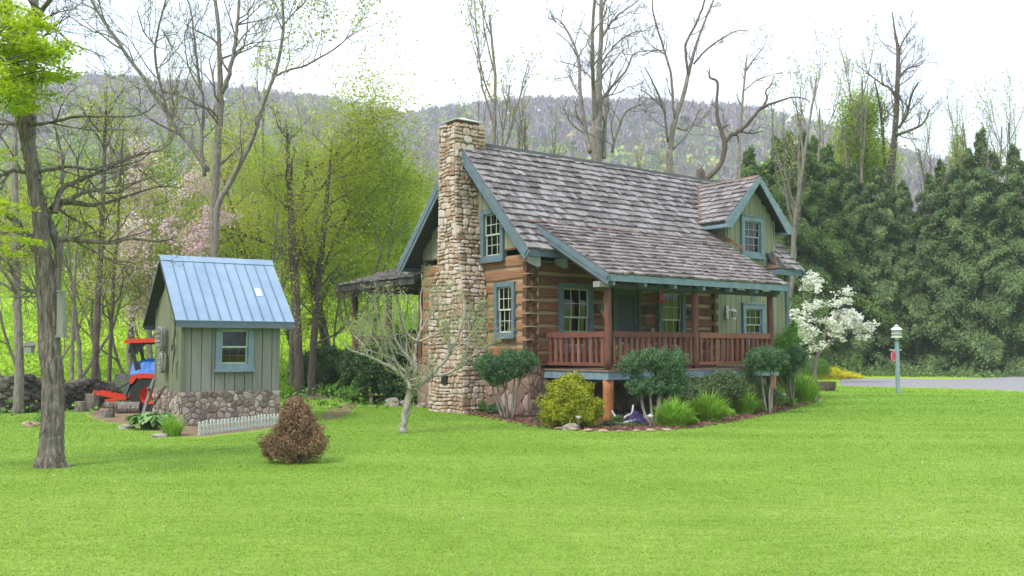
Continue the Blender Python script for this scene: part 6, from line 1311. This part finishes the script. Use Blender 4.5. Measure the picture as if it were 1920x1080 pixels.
# strap leaved clumps
def clump(name, px, py, wpx, hpx, label, lm, n=500, w=.026, lean=.62, group=None, cat='plant', segs=4):
    g = gnd(px, py); k = g[1]/F; t = MB(); R = wpx*k*.30; a = rng.uniform(0, 6.28, n); r = R*np.sqrt(rng.random(n)); Pp = np.stack([r*np.cos(a), r*np.sin(a), 0*a], 1)
    sp = np.stack([np.cos(a+rng.normal(size=n)*.5), np.sin(a+rng.normal(size=n)*.5), 0*a], 1); sp /= np.linalg.norm(sp, axis=1)[:, None]
    blades(t, Pp, hpx*k*1.45*(1-.45*(r/R)**2)*rng.uniform(.6, 1, n), w, lean=lean*(.35+.8*r/R), segs=segs, spread=sp); o = t.build(name, M[lm], None); o.location = g; return tag(o, label, cat, group)
clump('daylily', 1262, 800, 78, 42, 'first daylily clump from the left, right of the small path light', 'lily', 1700, group='daylily clumps along the bed')
clump('daylily', 1330, 790, 74, 42, 'second daylily clump from the left, with a yellow tip', 'lily', 1600, group='daylily clumps along the bed')
clump('daylily', 1392, 777, 66, 36, 'third daylily clump from the left, lowest and widest', 'lily', 1400, group='daylily clumps along the bed')
clump('daylily', 1443, 766, 60, 38, 'fourth daylily clump from the left, under the lime bush', 'lily', 1400, group='daylily clumps along the bed')
clump('daylily', 1505, 755, 66, 44, 'last and tallest daylily clump at the right end of the bed', 'lily', 1700, group='daylily clumps along the bed')
for k, (x, y, w, h) in enumerate(((1362, 783, 34, 20), (1420, 772, 30, 18), (1478, 762, 30, 20), (1296, 797, 30, 16), (1240, 800, 26, 12))):
    shrub('green_mound', x, y, w, h, ['low green mound between the second and third daylily clumps', 'low green mound between the third and fourth daylily clumps', 'low green mound between the fourth and last daylily clumps', 'low green mound below the round lime bush', 'low green mound left of the first daylily clump'][k], 'plant', 'lime' if k % 2 else 'lily', 2600, .035, .5, shape=[(0, h*.45, w*.5, h*.5)], stems=False)
clump('grape_hyacinth', 322, 818, 48, 36, 'dark green grassy clump with blue flowers by the shed corner', 'lily', 500, .014)
clump('fern_clump', 890, 770, 20, 24, 'upright green clump beside the chimney right side', 'lily', 200, .014)
def hosta(px, py, wpx, hpx, label, n=60, lm='hosta', size=1.0):
    g = gnd(px, py); k = g[1]/F; t = MB(); R = wpx*k/2; L = .22*size
    for i in range(n):
        a = random.uniform(0, 6.28); r = R*math.sqrt(random.random())*.75; c = np.array([r*math.cos(a), r*math.sin(a)*.6, 0]); d = np.array([math.cos(a), math.sin(a), 0]); s = np.array([-d[1], d[0], 0]); h = hpx*k*random.uniform(.5, 1)*(1-.4*r/R)
        V = []; l = L*random.uniform(.8, 1.2); wv = [0.02, .3, .42, .3, 0.01]
        for q, ww in enumerate(wv):
            tt = q/4; cc = c+np.array([0, 0, h])+d*l*tt+np.array([0, 0, 1])*(.25*l*tt-.75*l*tt**2); V += [cc-s*l*ww+np.array([0, 0, l*.12*(ww > .1)]), cc, cc+s*l*ww+np.array([0, 0, l*.12*(ww > .1)])]
        F_ = []
        for q in range(4):
            for e in (0, 1): F_.append([q*3+e, q*3+e+1, q*3+e+4, q*3+e+3])
        t.add(V, np.array(F_)); tube(t, [c*.5, c+np.array([0, 0, h])], .006, 3, cap=False)
    o = t.build('hosta', M[lm], None, smooth=True); o.location = g; return tag(o, label, 'plant')
hosta(285, 806, 90, 36, 'variegated white edged hosta beside the shed side wall', 150, size=.8)
hosta(790, 758, 46, 34, 'green hosta between the magnolia and the chimney', 50, 'fern', .9)
hosta(655, 742, 70, 26, 'green hosta patch in front of the dark rhododendron', 70, 'fern', .9)
hosta(78, 790, 20, 14, 'little hosta in the lawn behind the big trunk', 14, 'fern', .6)

# ------------------------------------------------------------------ stuff: grass, mulch chips, undergrowth, far wood
def inpoly(X, Y, poly):
    P_ = np.array(poly)[:, :2]; c = np.zeros(len(X), bool); j = len(P_)-1
    for i in range(len(P_)):
        xi, yi = P_[i]; xj, yj = P_[j]; c ^= ((yi > Y) != (yj > Y)) & (X < (xj-xi)*(Y-yi)/(yj-yi+1e-12)+xi); j = i
    return c
def scatter(n, r0, r1, a0, a1):
    r = np.exp(rng.uniform(math.log(r0), math.log(r1), n)); a = np.radians(rng.uniform(a0, a1, n)); return r*np.sin(a), r*np.cos(a), r
dirts = [sm([gnd(165, 782), gnd(200, 793), gnd(255, 801), gnd(345, 822), gnd(440, 815), gnd(530, 800), gnd(530, 770), gnd(400, 760), gnd(290, 755), gnd(195, 757), gnd(160, 768)])]
X, Y, R_ = scatter(600000, 5.6, 50, -33, 33); keep = ~inpoly(X, Y, sm(bed, 4)) & ~inpoly(X, Y, dirts[0]) & ((R_ < 27) | (X > 7)) & ~inpoly(X, Y, drv); X, Y, R_ = X[keep], Y[keep], R_[keep]
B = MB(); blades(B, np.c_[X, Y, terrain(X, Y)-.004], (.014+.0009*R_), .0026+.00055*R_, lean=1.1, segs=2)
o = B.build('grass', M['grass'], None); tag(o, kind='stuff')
# white clover flecks
X, Y, R_ = scatter(70, 8, 26, -33, 33); keep = ~inpoly(X, Y, sm(bed, 4)); B = MB(); leaves(B, np.c_[X, Y, 0*X+.045][keep], .013, .013); tag(B.build('clover_flowers', M['white'], None), kind='stuff')
# mulch chips
pb = np.array(bed)[:, :2]; lo_, hi_ = pb.min(0), pb.max(0); X = rng.uniform(lo_[0], hi_[0], 26000); Y = rng.uniform(lo_[1]-.2, lo_[1]+6, 26000); k_in = inpoly(X, Y, sm(bed, 4)); B = MB()
leaves(B, np.c_[X, Y, terrain(X, Y)+.04][k_in], .06, .03, nor=np.array([[0, 0, 1.6]])); tag(B.build('mulch_chips', M['mulchchip'], None), kind='stuff')
# rough meadow tussocks and leaf litter undergrowth
X, Y, R_ = scatter(90000, 30, 130, -33, 2); B = MB(); ok = (R_ > 36) | (X < -9); X, Y, R_ = X[ok], Y[ok], R_[ok]; blades(B, np.c_[X, Y, terrain(X, Y)], .10+.001*R_, .008+.0012*R_, lean=.8, segs=2)
tag(B.build('meadow_grass', leafmat('meadow grass', [(.15, .28, .015), (.26, .42, .03), (.38, .52, .05)], trans=.4, clump=.6, cscale=.15), None), kind='stuff')
B = MB(); X, Y, R_ = scatter(5000, 26, 46, -33, -6); zt = terrain(X, Y)+rng.exponential(.18, len(X)); leaves(B, np.c_[X, Y, zt], .10, .08); tag(B.build('undergrowth', M['fern'], None), kind='stuff')
# low brush under the hemlocks
B = MB(); X, Y, R_ = scatter(7000, 60, 68, 14, 34); leaves(B, np.c_[X, Y, terrain(X, Y)+rng.exponential(.2, len(X))], .2, .12); tag(B.build('brush', M['hem'], None), kind='stuff')

def farwood():
    B = MB(); n = 7600; r = np.sqrt(rng.uniform(150**2, 810**2, n)); a = np.radians(rng.uniform(-34, 34, n)); X = r*np.sin(a); Y = r*np.cos(a); Z = terrain(X, Y)
    elev = np.clip((r-200)/560, 0, 1); green = rng.random(n)*.8+.25*np.sin(X*.02+.5)*np.sin(Y*.017) > .18+.62*elev**.7; yel = rng.random(n) < .35
    pal_b = np.array([[.21, .15, .20], [.25, .185, .235], [.18, .135, .175], [.28, .215, .22]]); pal_g = np.array([[.20, .29, .06], [.25, .35, .08], [.14, .22, .06]]); pal_y = np.array([[.36, .37, .09], [.40, .33, .13]]); ev = np.array([.05, .085, .055])
    for i in range(n):
        h = rng.uniform(9, 15); w = rng.uniform(3.2, 5.5); g = green[i]
        if rng.random() < .05: c = ev; w *= .6
        elif g: c = pal_y[rng.integers(2)] if yel[i] else pal_g[rng.integers(3)]
        else: c = pal_b[rng.integers(4)]
        m = 26 if r[i] < 420 else 18
        D = rng.normal(size=(m, 3)); D /= np.linalg.norm(D, axis=1)[:, None]; D[:, 2] = np.abs(D[:, 2])*1.0-.3
        C = np.array([X[i], Y[i], Z[i]+h*.6])+D*[w, w, h*.45]*rng.uniform(.5, 1, (m, 1)); cc = np.clip(c*rng.uniform(.8, 1.2, (m, 1)), 0, 1)
        if g or c is ev: leaves(B, C, 2.6, 2.1, nor=D*1.5, col=cc)
        else: leaves(B, C, 3.6, 1.1, nor=D*.8, dirn=np.tile([0, 0, 1.5], (m, 1)), col=cc)
    o = B.build('forest', M['forest'], None); tag(o, kind='stuff')
farwood()
# mid-distance hedgerow trees on the meadow's upper edge
mid = []
for k in range(3):
    Bw, tp = treemesh(8, .13, mx=2, nch=9, up=.1, spr=(.4, 1.0), lr=.6, trunkfrac=.2, wob=.1, rmin=.03)
    L_ = MB(); leaves(L_, tipleaves(tp, 2600, .7), .42, .3); mid.append((Bw, L_))
mo = []; MT = sorted([(-10+int(i*62+random.uniform(-20, 20)), 95+random.uniform(-12, 45), random.uniform(.85, 1.45), i % 3) for i in range(22)])
for i, (x, dp, sc, sh) in enumerate(MT):
    lb = '%s from the left of the small spring green trees on the far meadow edge' % ORD[i]
    hit = [m for m in mo if m[1] == sh]
    if not hit: t = plant_tree('meadow_tree', base(x, dp), lb, 'tree', *mid[sh], wm='bark', lm=('spring', 'olive', 'pale')[sh], rot=random.uniform(0, 6), scale=sc, group='small trees on the far meadow edge'); mo.append((t, sh))
    else: copy_tree(hit[0][0], base(x, dp), random.uniform(0, 6), sc, lb)
# haze
m, t, N, L = newmat('haze'); v = N('ShaderNodeVolumePrincipled'); v.inputs['Color'].default_value = (.80, .87, 1, 1); v.inputs['Density'].default_value = .00055; o_ = N('ShaderNodeOutputMaterial'); L(v.outputs[0], o_.inputs['Volume'])
B = MB(); box(B, -2500, 2500, -2500, 2500, -90, 320); tag(B.build('haze', m, None), kind='stuff')
